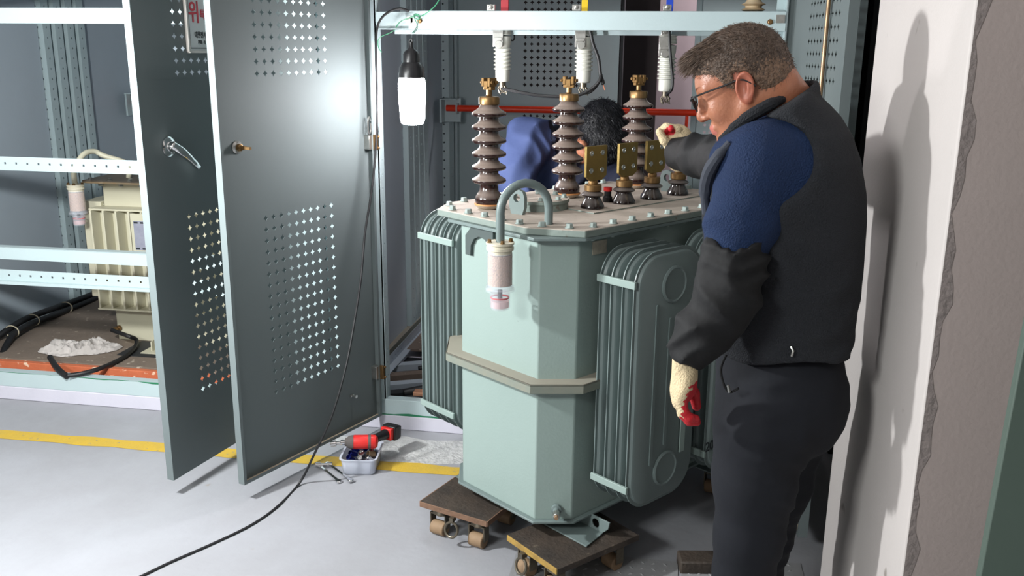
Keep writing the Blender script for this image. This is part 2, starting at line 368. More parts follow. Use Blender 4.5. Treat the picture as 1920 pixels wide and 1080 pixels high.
# pillar at the right
mb = MB(); R = .035; P = []
def arc(cx, cy, a0, a1, r, n=6): return [(cx+r*math.cos(math.radians(a0+(a1-a0)*i/n)), cy+r*math.sin(math.radians(a0+(a1-a0)*i/n))) for i in range(n+1)]
P += arc(.50+.008, 1.735+.008, 180, 270, .008, 4)+[(1.6, 1.735), (1.6, 2.55)]+arc(.50+.05, 2.55-.05, 90, 180, .05)
mb.prism(P[::-1], 0, 3.0); struct('pillar', mb, [PLASTER])
mb = MB(); mb.b2((.506, 1.7325, 0), (1.6, 1.7345, 3.0)); struct('wall_pillar_face', mb, PLASTERR)
mb = MB(); n = 90
for i in range(n):
    z0 = 3*i/n; z1 = 3*(i+1)/n; wd = lambda z: .014+.007*math.sin(z*23)+.005*math.sin(z*61+1)
    mb.add([(.503, 1.7312, z0), (.503+wd(z0), 1.7312, z0), (.503+wd(z1), 1.7312, z1), (.503, 1.7312, z1)], [(0, 1, 2, 3)])
struct('trim_5', mb, WORN)
# ================================================================== CABINETS
def door(cab, hinge, d, W, lipside, label, ztop=2.06, zb=.07, inner=None, opaque=DOORM):
    """sheet from hinge along d; lips go towards lipside"""
    d = Vector((*d, 0)).normalized(); n = Vector((*lipside, 0)).normalized(); h = Vector((*hinge, zb))
    mb = MB(); up = []
    blocks = [(.2275, .354, 10, 17, .0372, .0403), (.2275, 1.492, 10, 12, .0372, .0398)]
    perf(mb, h, d, W, zb, ztop, blocks)
    mb2 = mb; e = .028
    for (a, b) in ((0, .0), (W, .0)):
        p = h+d*a; mb.add([p, p+n*e, p+n*e+Z_*(ztop-zb), p+Z_*(ztop-zb)], [(0, 1, 2, 3)])
        q = p+n*e; s_ = 1 if a == 0 else -1
        mb.add([q, q+d*(.012*s_), q+d*(.012*s_)+Z_*(ztop-zb), q+Z_*(ztop-zb)], [(0, 1, 2, 3)])
    for z in (zb, ztop):
        p = h+Z_*(z-zb); mb.add([p, p+d*W, p+d*W+n*e, p+n*e], [(0, 1, 2, 3)])
        q = p+n*e; s_ = 1 if z == zb else -1
        mb.add([q, q+d*W, q+d*W+Z_*(.012*s_), q+Z_*(.012*s_)], [(0, 1, 2, 3)])
    o = mb.build('door', opaque, cab, solid=.0016, flat=True, merge=True); o['label'] = label
    # dusty lower lip
    m3 = MB(); p = h+n*.002+Z_*.0015; m3.add([p, p+d*W, p+d*W+n*.024, p+n*.024], [(0, 1, 2, 3)]); m3.build('door_sill', mat('dusty lip', (186, 168, 146), (150, 136, 120), 20, .9), o)
    return o, h, d, n
def hinge_part(dr, p, d, n):
    mb = MB(); p = Vector(p)
    mb.box(p+n*.012, (.03, .03, .055), ax=(d, n, Z_)); mb.k = 1; mb.box(p-d*.012+n*.034, (.012, .022, .06), ax=(d, n, Z_))
    mb.ball(p-d*.02+n*.045+Z_*.022, .006, 8); mb.ball(p-d*.02+n*.045-Z_*.022, .006, 8)
    mb.build('hinge', [STEEL, BRASS], dr, bevel=.002)
# ---- left cabinet
CL = thing('switchgear_cabinet', 'pale teal steel cabinet at left around the cream transformer, one perforated door standing open', 'cabinet', (-2.35, 3.52, 0))
CR = thing('switchgear_cabinet', 'pale teal steel cabinet at right behind the green transformer, bulb hung in its opening', 'cabinet', (-.37, 3.52, 0))
def side(cab, X, name='side_panel'):
    m = MB(); m.b2((X-.012, 3.60, .10), (X, 4.655, 2.15)); m.build(name, PAINTD, cab, bevel=.002)
    m = MB(); m.b2((X-.03, 4.655, .10), (X-.018, 5.86, 2.15)); m.build(name, PAINTD, cab, bevel=.002)
def rear_posts(cab, X, sp, w_):
    for i, y in enumerate(sp):
        m = MB(); strip(m, (X+.055, y+w_, .09), -Y_, Z_, w_, 2.05, .0548, .0048)
        strip(m, (X-.01, y, .09), X_, Z_, .065, 2.05, .0548, .0048); strip(m, (X+.055, y+w_, .09), -X_, Z_, .02, 2.05, .0548, .003)
        m.build('post', PAINT, cab, solid=.002, flat=True, merge=True)
side(CL, -3.40); side(CR, -1.365)
rear_posts(CL, -3.43, (4.665, 4.770, 4.875, 4.975), .060)
rear_posts(CR, -1.395, (4.668, 4.775, 4.882, 4.99), .082)
rear_posts(CR, -1.395, (5.58,), .12); rear_posts(CR, -1.395, (5.80,), .08); rear_posts(CL, -3.43, (5.58,), .10)
for X, cab in ((-3.40, CL), (-1.365, CR)):      # wall sills
    m = MB(); m.b2((X-.01, 3.60, .085), (X+.05, 4.7, .10)); m.b2((X+.05, 3.6, .085), (X+.056, 5.8, .135)); m.build('floor_rail', GREEND, cab, bevel=.002)
    m = MB(); strip(m, (X+.10, 3.60, .105), Z_, Y_, .05, 2.2, .05, .004); m.b2((X+.10, 3.6, .105), (X+.135, 5.8, .108)); m.build('floor_rail', PAINTD, cab, solid=.002, flat=True, merge=True)
m = MB(); m.b2((-3.42, 5.85, .1), (-1.38, 5.87, 2.15)); m.build('back_panel', PAINTD, CL)
m = MB(); perf(m, (-1.40, 5.86, .1), X_, 1.07, .1, 2.15, [(.485, .42, 10, 20, .041, .0415), (.485, 1.36, 10, 15, .041, .0415)], (.0135, .005))
m.b2((-.332, 5.80, .1), (-.326, 5.86, 2.15)); m.build('back_panel', PAINT, CR, solid=.0016, flat=True, merge=True)
m = MB(); m.b2((-.318, 5.78, .1), (-.302, 5.90, 2.15)); m.build('rear_frame', DARK, CR)
m = MB(); m.b2((-1.34, 5.70, .555), (-.9, 5.73, .60)); strip(m, (-1.30, 5.698, .60), -Z_, X_, .045, .6, .05, .004); m.build('rear_rail', PAINTD, CR)
# right rear perforated panel with small round holes
m = MB(); perf(m, (.145, 5.60, .15), Vector((.985, -.17, 0)), .50, .15, 2.15, [(.06, .86, 12, 9, .031, .042)], (.009, .006))
m.b2((.12, 5.59, .1), (.15, 5.63, 2.15)); m.build('rear_door', PAINT, CR, solid=.0016, flat=True, merge=True)
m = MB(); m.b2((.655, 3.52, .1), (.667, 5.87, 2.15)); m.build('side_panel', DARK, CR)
m = MB(); m.b2((-3.42, 3.52, 2.15), (-1.38, 5.87, 2.17)); m.build('roof_panel', PAINTD, CL)
m = MB(); m.b2((-1.365, 3.52, 2.15), (.667, 5.87, 2.17)); m.build('roof_panel', PAINTD, CR)
# front frames
def vpost(cab, x0, x1, name='front_post', m_=PAINT, y=3.516, dp=.05):
    m = MB(); m.b2((x0, y, .066), (x1, y+.004, 2.15)); m.b2((x0, y, .066), (x0+.004, y+dp, 2.15)); m.b2((x1-.004, y, .066), (x1, y+dp, 2.15))
    return m.build(name, m_, cab)
vpost(CL, -3.42, -3.11); vpost(CL, -1.56, -1.372); vpost(CR, -1.362, -1.132); vpost(CR, .405, .667)
m = MB(); strip(m, (-1.130, 3.52, .07), Y_, Z_, .055, 2.06, .0285*2, .004); strip(m, (-1.130, 3.575, .07), -X_, Z_, .03, 2.06, .057, .004); m.build('front_post', PAINT, CR, solid=.002, flat=True, merge=True)
m = MB(); strip(m, (.39, 3.52, .07), Y_, Z_, .055, 2.06, .057, .004); strip(m, (.39, 3.575, .07), -X_, Z_, .03, 2.06, .057, .004); m.build('front_post', PAINT, CR, solid=.002, flat=True, merge=True)
m = MB(); m.b2((-3.11, 3.516, 1.664), (-1.56, 3.52, 1.726)); m.b2((-3.11, 3.516, 1.664), (-1.56, 3.556, 1.667)); m.b2((-3.11, 3.516, 1.723), (-1.56, 3.556, 1.726)); m.build('top_beam', PAINT, CL, bevel=.001)
m = MB(); m.b2((-1.0, 3.516, 1.650), (.39, 3.52, 1.715)); m.b2((-1.13, 3.524, 1.652), (.39, 3.53, 1.713)); m.b2((-1.13, 3.516, 1.648), (.39, 3.560, 1.652)); m.b2((-1.0, 3.516, 1.713), (.39, 3.556, 1.716)); m.build('top_beam', PAINT, CR, bevel=.001)
m = MB(); m.b2((-1.08, 3.60, 1.632), (.39, 3.63, 1.648)); m.build('beam_lip', PAINT, CR)
for x_ in (-.955, .335): m = MB(); m.hexbolt((x_, 3.516, 1.68), (0, -1, 0), .008, .008); m.build('bolt', BRASS, CR)
m = MB(); m.lathe([(.014, 0), (.014, .003)], (-.995, 3.514, 1.682), (0, -1, 0), 20); m.b2((-.99, 3.511, 1.670), (-.982, 3.516, 1.694)); m.build('washer_plate', STEEL, CR); m = MB(); m.b2((.355, 3.511, 1.676), (.385, 3.516, 1.704)); m.build('washer_plate', STEEL, CR)
m = MB(); strip(m, (-3.11, 3.52, 1.060), Z_, X_, .056, 1.55, .0528, .0045); m.b2((-3.11, 3.52, 1.058), (-1.56, 3.56, 1.061)); m.build('cross_bar', PAINT, CL, solid=.002, flat=True, merge=True)
m = MB(); m.b2((-3.11, 3.516, .664), (-1.56, 3.52, .718)); m.b2((-3.11, 3.516, .716), (-1.56, 3.556, .719)); m.build('cross_bar', PAINT, CL)
m = MB(); strip(m, (-3.11, 3.52, .566), Z_, X_, .05, 1.55, .0528, .0045); m.b2((-3.11, 3.50, .554), (-1.56, 3.52, .567)); m.build('cross_bar', PAINT, CL, solid=.002, flat=True, merge=True)
m = MB(); m.b2((-2.05, 3.53, 1.628), (-1.6, 3.56, 1.652)); m.b2((-2.75, 4.5, 1.55), (-2.2, 4.53, 1.575)); m.build('cross_bar', PAINTD, CL)
for cab, x0, x1 in ((CL, -3.42, -1.40), (CR, -1.36, .62)):
    m = MB(); m.b2((x0, 3.514, .064), (x1, 3.56, .134)); m.build('base_rail', PAINT, cab, bevel=.002)
    m = MB(); n = 60; z = .0655 if cab is CR else .121
    for i in range(n):
        a = x0+(x1-x0)*i/n; b = x0+(x1-x0)*(i+1)/n; j = lambda q: .006+.004*math.sin(q*17)+.002*math.sin(q*53)
        if cab is CR: m.add([(a, 3.5125, .064), (b, 3.5125, .064), (b, 3.5125, .064+j(b)), (a, 3.5125, .064+j(a))], [(0, 1, 2, 3)])
        else: m.add([(a, 3.5125, .1345-j(a)*max(.25, min(1.3, (a+2.75)*2))), (b, 3.5125, .1345-j(b)*max(.25, min(1.3, (b+2.75)*2))), (b, 3.5125, .1345), (a, 3.5125, .1345)], [(0, 1, 2, 3)])
    m.build('paint_stripe', GREENP, cab)
# decks
m = MB(); m.b2((-3.29, 3.665, .128), (-1.45, 5.8, .142)); m.build('deck', DUSTF, CL, bevel=.002)
m = MB(); m.b2((-3.29, 3.63, .064), (-1.45, 3.662, .138)); m.k = 0; m.build('deck_beam', RUSTO, CL, bevel=.003)
m = MB(); m.b2((-1.25, 4.25, .10), (.65, 5.8, .112)); m.build('deck', DUSTF, CR)
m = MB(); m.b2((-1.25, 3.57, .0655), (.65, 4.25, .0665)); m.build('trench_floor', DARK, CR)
for i, y in enumerate((3.68, 3.80, 3.93, 4.08)):
    m = MB(); m.box((-.95, y+.1, .085), (.75, .05, .03), rz=.42); m.build('sleeper', [DARK, PAINTD, DUSTF, PAINTD][i], CR)
m = MB(); m.b2((-1.03, 3.575, .132), (-.88, 3.62, .150)); m.build('copper_bar', mat('dusty copper bar', (190, 140, 110), (140, 96, 76), 40, .5, metal=.3), CR, bevel=.003)
# doors
D1, h1, d1, n1 = door(CL, (-1.541, 3.505), (-.199, -.98), .752, (-1, .2), 'door standing open with chrome handle and white warning sign')
D2, h2, d2, n2 = door(CR, (-1.168, 3.500), (-.3716, -.9284), .765, (.93, -.37), 'door swung open on the left, inner side with hot white light')
D3, h3, d3, n3 = door(CR, (.42, 3.516), (.107, -.994), .752, (-1, -.1), 'right door swung open, brass coloured rod down its inner side')
hinge_part(D2, h2+d2*.012+Z_*1.15, d2, n2); hinge_part(D2, h2+d2*.012+Z_*.195, d2, n2)
m = MB(); q = h2+d2*.02+n2*.03+Z_*1.205; m.tube([q+Z_*.03, q+Z_*.045+d2*.008, q+Z_*.03+d2*.014, q-Z_*.01+d2*.014, q-Z_*.02+d2*.007, q-Z_*.008, q+Z_*.02], .003, 6, smooth=4); m.build('hasp', STEEL, D2)
o3 = h1+d1*.634+Z_*1.180   # handle on door 1 outer side (+X)
nn = -n1; m = MB(); m.lathe([(.034, 0), (.034, .004), (.028, .009), (.018, .011), (.017, .028), (.016, .03)], o3, nn, 24)
e = (-d1*1.0-Z_*.72).normalized(); side_ = nn.cross(e)
m.tube([o3+nn*.024-e*.012, o3+nn*.030+e*.01, o3+nn*.034+e*.05, o3+nn*.030+e*.10, o3+nn*.024+e*.135], [.016, .017, .015, .013, .011], 12, smooth=3); m.build('handle', CHROME, D1)
o4 = h2+d2*.672+Z_*1.185
m = MB(); m.lathe([(.022, 0), (.022, .004), (.018, .008), (.016, .012)], o4, n2, 20); m.k = 1; m.lathe([(.013, .01), (.012, .02), (.008, .022), (.007, .036)], o4, n2, 12); m.box(o4+n2*.05, (.009, .009, .03), ax=(d2, Z_, n2)); m.box(o4+n2*.028+d2*.0, (.03, .008, .006), ax=(d2, Z_, n2)); m.build('latch_spindle', [STEEL, BRASS], D2)
m = MB(); o5 = h2+d2*.156+Z_*.135; m.lathe([(.004, 0), (.004, .022), (.007, .022), (.007, .028)], o5, n2, 12); m.box(o5+n2*.004, (.02, .008, .006), ax=(d2, Z_, n2)); m.build('stop_stud', STEEL, D2)
m = MB(); o6 = h3+d3*.475+n3*.012; m.cyl(o6+Z_*.3, o6+Z_*1.99, .0065, 12); m.build('locking_rod', mat('brassy rod', (170, 140, 110), (130, 104, 80), 30, .35, metal=.7), D3)
# the warning sign on door 1
m = MB(); tE = -d1; so = h1+d1*.505+nn*.004; so.z = 1.561   # lower left corner seen from the right
SW, SH = .30, .42
m.box(so+tE*(SW/2)+Z_*(SH/2), (SW, SH, .006), ax=(tE, Z_, nn)); m.k = 1
fr = .008
for a, b, w_, h_ in ((SW/2, 0, SW, fr), (SW/2, SH, SW, fr), (0, SH/2, fr, SH), (SW, SH/2, fr, SH)): m.box(so+tE*a+Z_*b+nn*.004, (w_+fr*.0, h_, .012), ax=(tE, Z_, nn))
m.k = 3
for a, b, w_, h_ in ((SW/2, .012, SW-.024, .003), (.012, SH/2, .003, SH-.024)): m.box(so+tE*a+Z_*b+nn*.0035, (w_, h_, .001), ax=(tE, Z_, nn))
T = so+nn*.0042
text_mb(m, '위', .078, T+tE*.012+Z_*.103, tE*.80, Z_, nn, 2); text_mb(m, '특고압', .036, T+tE*.070+Z_*.112, tE*.80, Z_, nn, 2); 
text_mb(m, '대한전기설비안전', .0235, T+tE*.036+Z_*.048, tE*.70, Z_, nn, 3); text_mb(m, '전화: 속초 636-12', .0155, T+tE*.050+Z_*.026, tE*.8, Z_, nn, 3)
sg = m.build('warning_sign', [SIGNW, ALU, SIGNR, SIGNK], D1, flat=True); sg['label'] = 'white sign with red and dark Korean lettering'
# ================================================================== GREEN TRANSFORMER
TH = math.radians(38); TA = Vector((math.cos(TH), -math.sin(TH), 0)); TB = Vector((math.sin(TH), math.cos(TH), 0)); P1 = Vector((-.349, 2.539, 0))
def W(u, v, z): p = P1+TA*u+TB*v; return Vector((p.x, p.y, z))
TR = thing('power_transformer', 'large pale green oil transformer with brown ribbed bushings and side radiators, standing on two dollies', 'transformer', W(-.2, .45, .12), -TH)
def inset(poly, d):
    n = len(poly); out = []; c = Vector((sum(p[0] for p in poly)/n, sum(p[1] for p in poly)/n))
    for i in range(n):
        a = Vector(poly[i-1]); b = Vector(poly[i]); e = Vector(poly[(i+1) % n])
        u1 = (b-a).normalized(); u2 = (e-b).normalized(); n1_ = Vector((u1.y, -u1.x)); n2_ = Vector((u2.y, -u2.x))
        k = (n1_+n2_)/(1+n1_.dot(n2_)); out.append(tuple(b+k*d))
    return out
tank = [(-.350, 0), (0, 0), (.075, .085), (.075, .83), (0, .915), (-.37, .915), (-.445, .83), (-.445, .085)]
def wp(poly): return [tuple(W(u, v, 0)[:2]) for u, v in poly]
m = MB(); m.prism(wp(tank), .172, 1.068); tk = m.build('tank', GREEN, TR, bevel=.004)
m = MB(); m.prism(wp(inset(tank, .016)), .166, .174); m.build('base_flange', GREENR, TR, bevel=.002)
m = MB(); f = wp(inset(tank, .052)); g = wp(inset(tank, -.004)); n = 8
def ring(mb, out, inn, z0, z1):
    n = len(out); vs = [(x, y, z) for z in (z0, z1) for P_ in (out, inn) for x, y in P_]
    fs = []
    for i in range(n):
        j = (i+1) % n; fs += [(i, j, n+j, n+i), (2*n+i, 3*n+i, 3*n+j, 2*n+j), (i, 2*n+i, 2*n+j, j), (n+i, n+j, 3*n+j, 3*n+i)]
    mb.add(vs, fs)
ring(m, f, g, .628, .634); ring(m, f, wp(inset(tank, .047)), .606, .634); m.build('belt', GREEND, TR, bevel=.0015)
m = MB(); ring(m, wp(inset(tank, .042)), wp(inset(tank, -.01)), 1.058, 1.068); m.build('rim_flange', GREENR, TR, bevel=.002)
lid = [(-.434, -.03), (-.030, -.03), (.118, .065), (.118, .850), (.02, .96), (-.40, .96), (-.512, .860), (-.512, .075)]
m = MB(); m.prism(wp(lid), 1.068, 1.090); m.build('lid', LID, TR, bevel=.003)
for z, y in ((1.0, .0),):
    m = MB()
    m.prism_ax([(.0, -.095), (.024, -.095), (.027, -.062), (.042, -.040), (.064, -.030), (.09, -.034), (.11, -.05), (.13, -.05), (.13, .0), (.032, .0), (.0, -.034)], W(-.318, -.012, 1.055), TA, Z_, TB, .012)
    m.build('shaded_hook_plate', mat('grey green with painted shade', (74, 84, 83), (66, 76, 75), 6, .6), TR, bevel=.001)  # dark colour stands in for the shade on the hook plate
# bolts round the lid
bolt0 = None
def edge_pts(poly, step, d):
    pp = inset(poly, -d); out = []
    for i in range(len(pp)):
        a = Vector(pp[i]); b = Vector(pp[(i+1) % len(pp)]); k = max(1, round((b-a).length/step))
        out += [a+(b-a)*((j+.5)/k) for j in range(k)]
    return out
for p in edge_pts(lid, .082, .022):
    if bolt0 is None:
        m = MB(); m.hexbolt((0, 0, 0), (0, 0, 1), .0105, .011); m.cyl((0, 0, -.04), (0, 0, 0), .006, 8); m.hexbolt((0, 0, -.024), (0, 0, -1), .0100, .010)
        bolt0 = m.build('bolt', BOLT, TR, world=False); o = bolt0
    else: o = bolt0.copy(); COL.objects.link(o)
    q = wmat(TR).inverted() @ W(p.x, p.y, 1.091); o.location = q; o.rotation_euler = (0, 0, random.random()*3)
# round hand-hole cover
m = MB(); c = W(-.245, .235, 1.09); m.lathe([(.092, 0), (.092, .022), (.096, .022), (.096, .032), (.0, .033)], c, (0, 0, 1), 40, caps=False); cov = m.build('hand_hole_cover', LID, TR)
for i in range(8):
    a = i*math.pi/4+.2; m = MB(); m.hexbolt(c+Vector((.078*math.cos(a), .078*math.sin(a), .033)), (0, 0, 1), .0085, .009); m.build('bolt', BOLT, cov)
# lifting lug
m = MB(); c = W(-.200, .095, 1.09); pl = [(-.028, 0), (.028, 0), (.028, .055), (.02, .072), (.0, .078), (-.02, .072), (-.028, .055)]
hole = [(.013*math.cos(a), .050+.013*math.sin(a)) for a in [i*math.pi/8 for i in range(16)]]
def holed(mb, o, e1, e2, e3, poly, hole, t):
    n = len(hole); o = Vector(o); outer = []
    cx = sum(h[0] for h in hole)/n; cy = sum(h[1] for h in hole)/n
    for h in hole:
        d = Vector((h[0]-cx, h[1]-cy)).normalized(); best = 1e9
        for i in range(len(poly)):
            a = Vector(poly[i]); b = Vector(poly[(i+1) % len(poly)]); e = b-a; den = d.x*e.y-d.y*e.x
            if abs(den) < 1e-9: continue
            w0 = a-Vector((cx, cy)); tt = (w0.x*e.y-w0.y*e.x)/den; ss = (w0.x*d.y-w0.y*d.x)/den
            if tt > 0 and -1e-6 <= ss <= 1+1e-6: best = min(best, tt)
        outer.append((cx+d.x*best, cy+d.y*best))
    vs = [o+e1*x+e2*y+e3*k for k in (0, t) for P_ in (outer, hole) for x, y in P_]; fs = []
    for i in range(n):
        j = (i+1) % n; fs += [(i, n+i, n+j, j), (2*n+i, 2*n+j, 3*n+j, 3*n+i), (i, j, 2*n+j, 2*n+i), (n+i, 3*n+i, 3*n+j, n+j)]
    mb.add(vs, fs)
holed(m, c, (TA+TB*.2).normalized(), Z_, TB, pl, hole, .012); m.build('lifting_lug', GREENR, TR)
m = MB(); holed(m, W(-.2, .82, 1.09), TA, Z_, TB, pl, hole, .012); m.build('lifting_lug', GREENR, TR)
# high voltage bushings
def local(p): return wmat(TR).inverted() @ Vector(p)
def hv():
    r = thing('high_voltage_bushing', None, None, parent=TR)
    m = MB(); m.lathe([(.028, 0), (.038, .005), (.0455, .0125), (.0455, .013)], n=36); m.k = 1; m.lathe([(.0455, .0128), (.0465, .0145), (.0455, .0175)], n=36); m.build('sealing_ring', [mat('unglazed porcelain foot', (176, 160, 142), (150, 134, 118), 30, .7), mat('orange seal', (206, 140, 84), rough=.6)], r, world=False)
    pr_ = [(.042, .0172), (.0445, .025), (.0435, .036), (.037, .048), (.030, .056), (.029, .075)]
    for k in range(6):
        z = .090+.0412*k; pr_ += [(.029, z-.0105), (.046, z-.009), (.0525, z-.006), (.0545, z-.001), (.0525, z+.004), (.044, z+.009), (.0345, z+.015), (.030, z+.021)]
    pr_ += [(.028, .323), (.024, .326)]
    m = MB(); m.lathe(pr_, n=40); m.build('porcelain', GLAZE, r, world=False, angle=60)
    m = MB(); m.lathe([(.026, .322), (.032, .324), (.0325, .343), (.030, .347), (.014, .348), (.009, .351), (.009, .368), (.006, .372), (.006, .392)], n=28); cp = m.build('cap', BRASS, r, world=False)
    m = MB(); m.box((0, 0, .383), (.016, .03, .022)); m.box((.014, 0, .390), (.010, .030, .026)); m.box((-.014, 0, .390), (.010, .030, .026)); m.box((0, 0, .372), (.036, .018, .01))
    for s in (-1, 1):
        for y in (-.009, .009): m.cyl((-.026, y, .390), (.026, y, .390), .0028, 8); m.lathe([(.006, 0), (.006, .005)], (s*.022, y, .390), (s, 0, 0), 6)
    m.build('clamp', BRASSD, r, world=False, bevel=.0015); return r
b0 = hv(); b0.location = local(W(-.335, .10, 1.09))
for v, rz in ((.452, .5), (.808, 1.2)):
    c = copy_tree(b0, TR); c.location = local(W(-.335, v, 1.09)); c.rotation_euler = (0, 0, rz)
def lv():
    r = thing('low_voltage_bushing', None, None, parent=TR)
    m = MB(); m.lathe([(.0375, 0), (.0385, .004), (.0375, .012), (.030, .026), (.0245, .036), (.024, .040), (.034, .043), (.0365, .047), (.034, .051), (.026, .055), (.022, .058), (.022, .062)], n=36); m.build('porcelain', GLAZEL, r, world=False, angle=60)
    m = MB(); m.lathe([(.026, .058), (.0275, .060), (.0275, .076), (.025, .079), (.010, .080)], n=28); m.build('cap', BRASS, r, world=False)
    m = MB(); m.lathe([(.015, .079), (.0155, .086), (.013, .093), (.008, .098), (.001, .099)], n=20); m.build('dome_nut', BRASSD, r, world=False)
    m = MB(); pl = [(-.026, .092), (.026, .092), (.047, .106), (.047, .200), (-.047, .200), (-.047, .106)]
    m.prism_ax(pl, (.004, .0, 0), Y_, Z_, X_, .010); t = m.build('terminal_plate', PLATEB, r, world=False, bevel=.001)
    for y in (-.025, .025):
        for z in (.124, .178): k = MB(); k.lathe([(.0085, 0), (.008, .0015), (.0045, .0018), (.004, .0004)], (.0140, y, z), (1, 0, 0), 18); k.build('hole_rim', STEEL, t, world=False)
    return r
l0 = lv(); l0.location = local(W(-.117, .345, 1.09))
for i, v in enumerate((.495, .637, .780)):
    c = copy_tree(l0, TR); c.location = local(W(-.117, v, 1.09)); c.rotation_euler = (0, 0, [.04, -.03, .05][i])
m = MB(); c = W(-.165, .47, 1.09); m.lathe([(.016, 0), (.016, .02), (.012, .024), (.012, .04)], c, n=16); m.k = 1; m.lathe([(.014, .04), (.014, .052)], c, n=16); m.build('pressure_valve', [BLACKP, REDP], TR)
# pedestal plate under low voltage row
m = MB(); m.prism(wp([(-.185, .28), (-.05, .28), (-.05, .86), (-.185, .86)]), 1.0895, 1.094); m.build('bushing_plate', LID, TR, bevel=.001)
# radiators
def fin_poly(hw, hh, r, n=7):
    out = []
    for cx, cy, a in ((hw-r, hh-r, 0), (-hw+r, hh-r, 90), (-hw+r, -hh+r, 180), (hw-r, -hh+r, 270)):
        for i in range(n+1): t = math.radians(a+90*i/n); out.append((cx+r*math.cos(t), cy+r*math.sin(t)))
    return out
def radiator(us, v0, v1, zb, zt, outer, near=True, nfin_tie=None):
    r = thing('radiator', None, None, parent=TR); vc = (v0+v1)/2; zc = (zb+zt)/2; hw = (v1-v0)/2; hh = (zt-zb)/2
    for i, u in enumerate(us):
        m = MB(); a = fin_poly(hw, hh, .095); b = fin_poly(hw-.010, hh-.010, .085); c = fin_poly(hw-.020, hh-.020, .075); nn_ = len(a)
        def P_(poly, du): return [W(u+du, vc+x, zc+y) for x, y in poly]
        rings = [P_(b, -.0015), P_(a, -.0015), P_(a, .0015), P_(b, .0015), P_(fin_poly(hw-.014, hh-.014, .081), .009), P_(c, .012)]
        rings = [P_(c, -.012), P_(fin_poly(hw-.014, hh-.014, .081), -.009)]+rings
        vs = [p for R_ in rings for p in R_]; fs = []
        for k in range(len(rings)-1):
            for j in range(nn_): fs.append((k*nn_+j, k*nn_+(j+1) % nn_, (k+1)*nn_+(j+1) % nn_, (k+1)*nn_+j))
        fs += [tuple(range(nn_))[::-1], tuple(range((len(rings)-1)*nn_, len(rings)*nn_))]
        m.add(vs, fs)
        if (outer > 0 and i == len(us)-1) or (outer < 0 and i == 0):
            s = 1 if outer > 0 else -1
            for zz in (zt-.105, zb+.105): m.lathe([(.056, 0), (.056, .004), (.050, .007), (.046, .004), (.0, .004)], W(u+s*.0115, vc+.01, zz), TA*s, 28, caps=False)
            for vv, hgt in ((-.062, .50), (.0, .40)): 
                m.prism_ax(fin_poly(.006, hgt/2, .0055, 3), W(u+s*.011, vc+vv, zc-.01), TB, Z_, TA*s, .005)
        fo = m.build('fin', GREENR, r, angle=28)
        if outer > 0 and i == len(us)-1 and near:
            k = MB(); k.box(W(u+.016, vc+.085, zc-.16), (.004, .022, .19), ax=(TA, TB, Z_)); k.build('stiffener_plate', GREEN, fo)
    ulo, uhi = min(us), max(us)
    for z in (zt-.085, zb+.080):
        m = MB(); m.box(W((ulo+uhi)/2, v0-.001, z), (uhi-ulo+.016, .010, .022), ax=(TA, TB, Z_)); m.build('tie_bar', GREEN, r, bevel=.002)
    for z in (zt-.105, zb+.105):
        m = MB(); e = .075 if outer > 0 else -.445; far = uhi if outer > 0 else ulo
        m.cyl(W(e-.01*outer, vc+.01, z), W(far, vc+.01, z), .034, 20); m.build('header_pipe', GREENR, r)
    return r
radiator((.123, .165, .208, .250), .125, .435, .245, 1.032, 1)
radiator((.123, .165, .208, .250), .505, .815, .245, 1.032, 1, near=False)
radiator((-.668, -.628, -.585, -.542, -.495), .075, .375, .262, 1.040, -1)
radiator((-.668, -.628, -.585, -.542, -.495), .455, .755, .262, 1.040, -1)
nm = MB(); q_ = at(1322, 848, 2.9); d_ = q_-Vector((0, 0, CH)); p_ = W(.264, .5, 0); t_ = (p_-Vector((0, 0, CH))).dot(TA)/d_.dot(TA); q_ = Vector((0, 0, CH))+d_*t_
text_mb(nm, '20', .045, q_, TB, Z_, TA, 0); nm.build('painted_number', SIGNK, TR, flat=True)
# label, drain plug, numeral
m = MB(); m.box(W(.077, .17, 1.022), (.001, .062, .040), ax=(TA, TB, Z_)); m.build('paper_label', PAPER, TR)
m = MB(); c = W(.045, .047, .212); n_ = (TA-TB).normalized(); m.lathe([(.016, 0), (.016, .012), (.010, .014), (.009, .03)], c, n_, 18); m.k = 1; m.lathe([(.011, .028), (.011, .052), (.009, .054)], c, n_, 8); m.k = 2; m.lathe([(.007, .052), (.006, .064)], c, n_, 12); m.build('drain_plug', [GREENR, STEEL, ROLLER], TR)
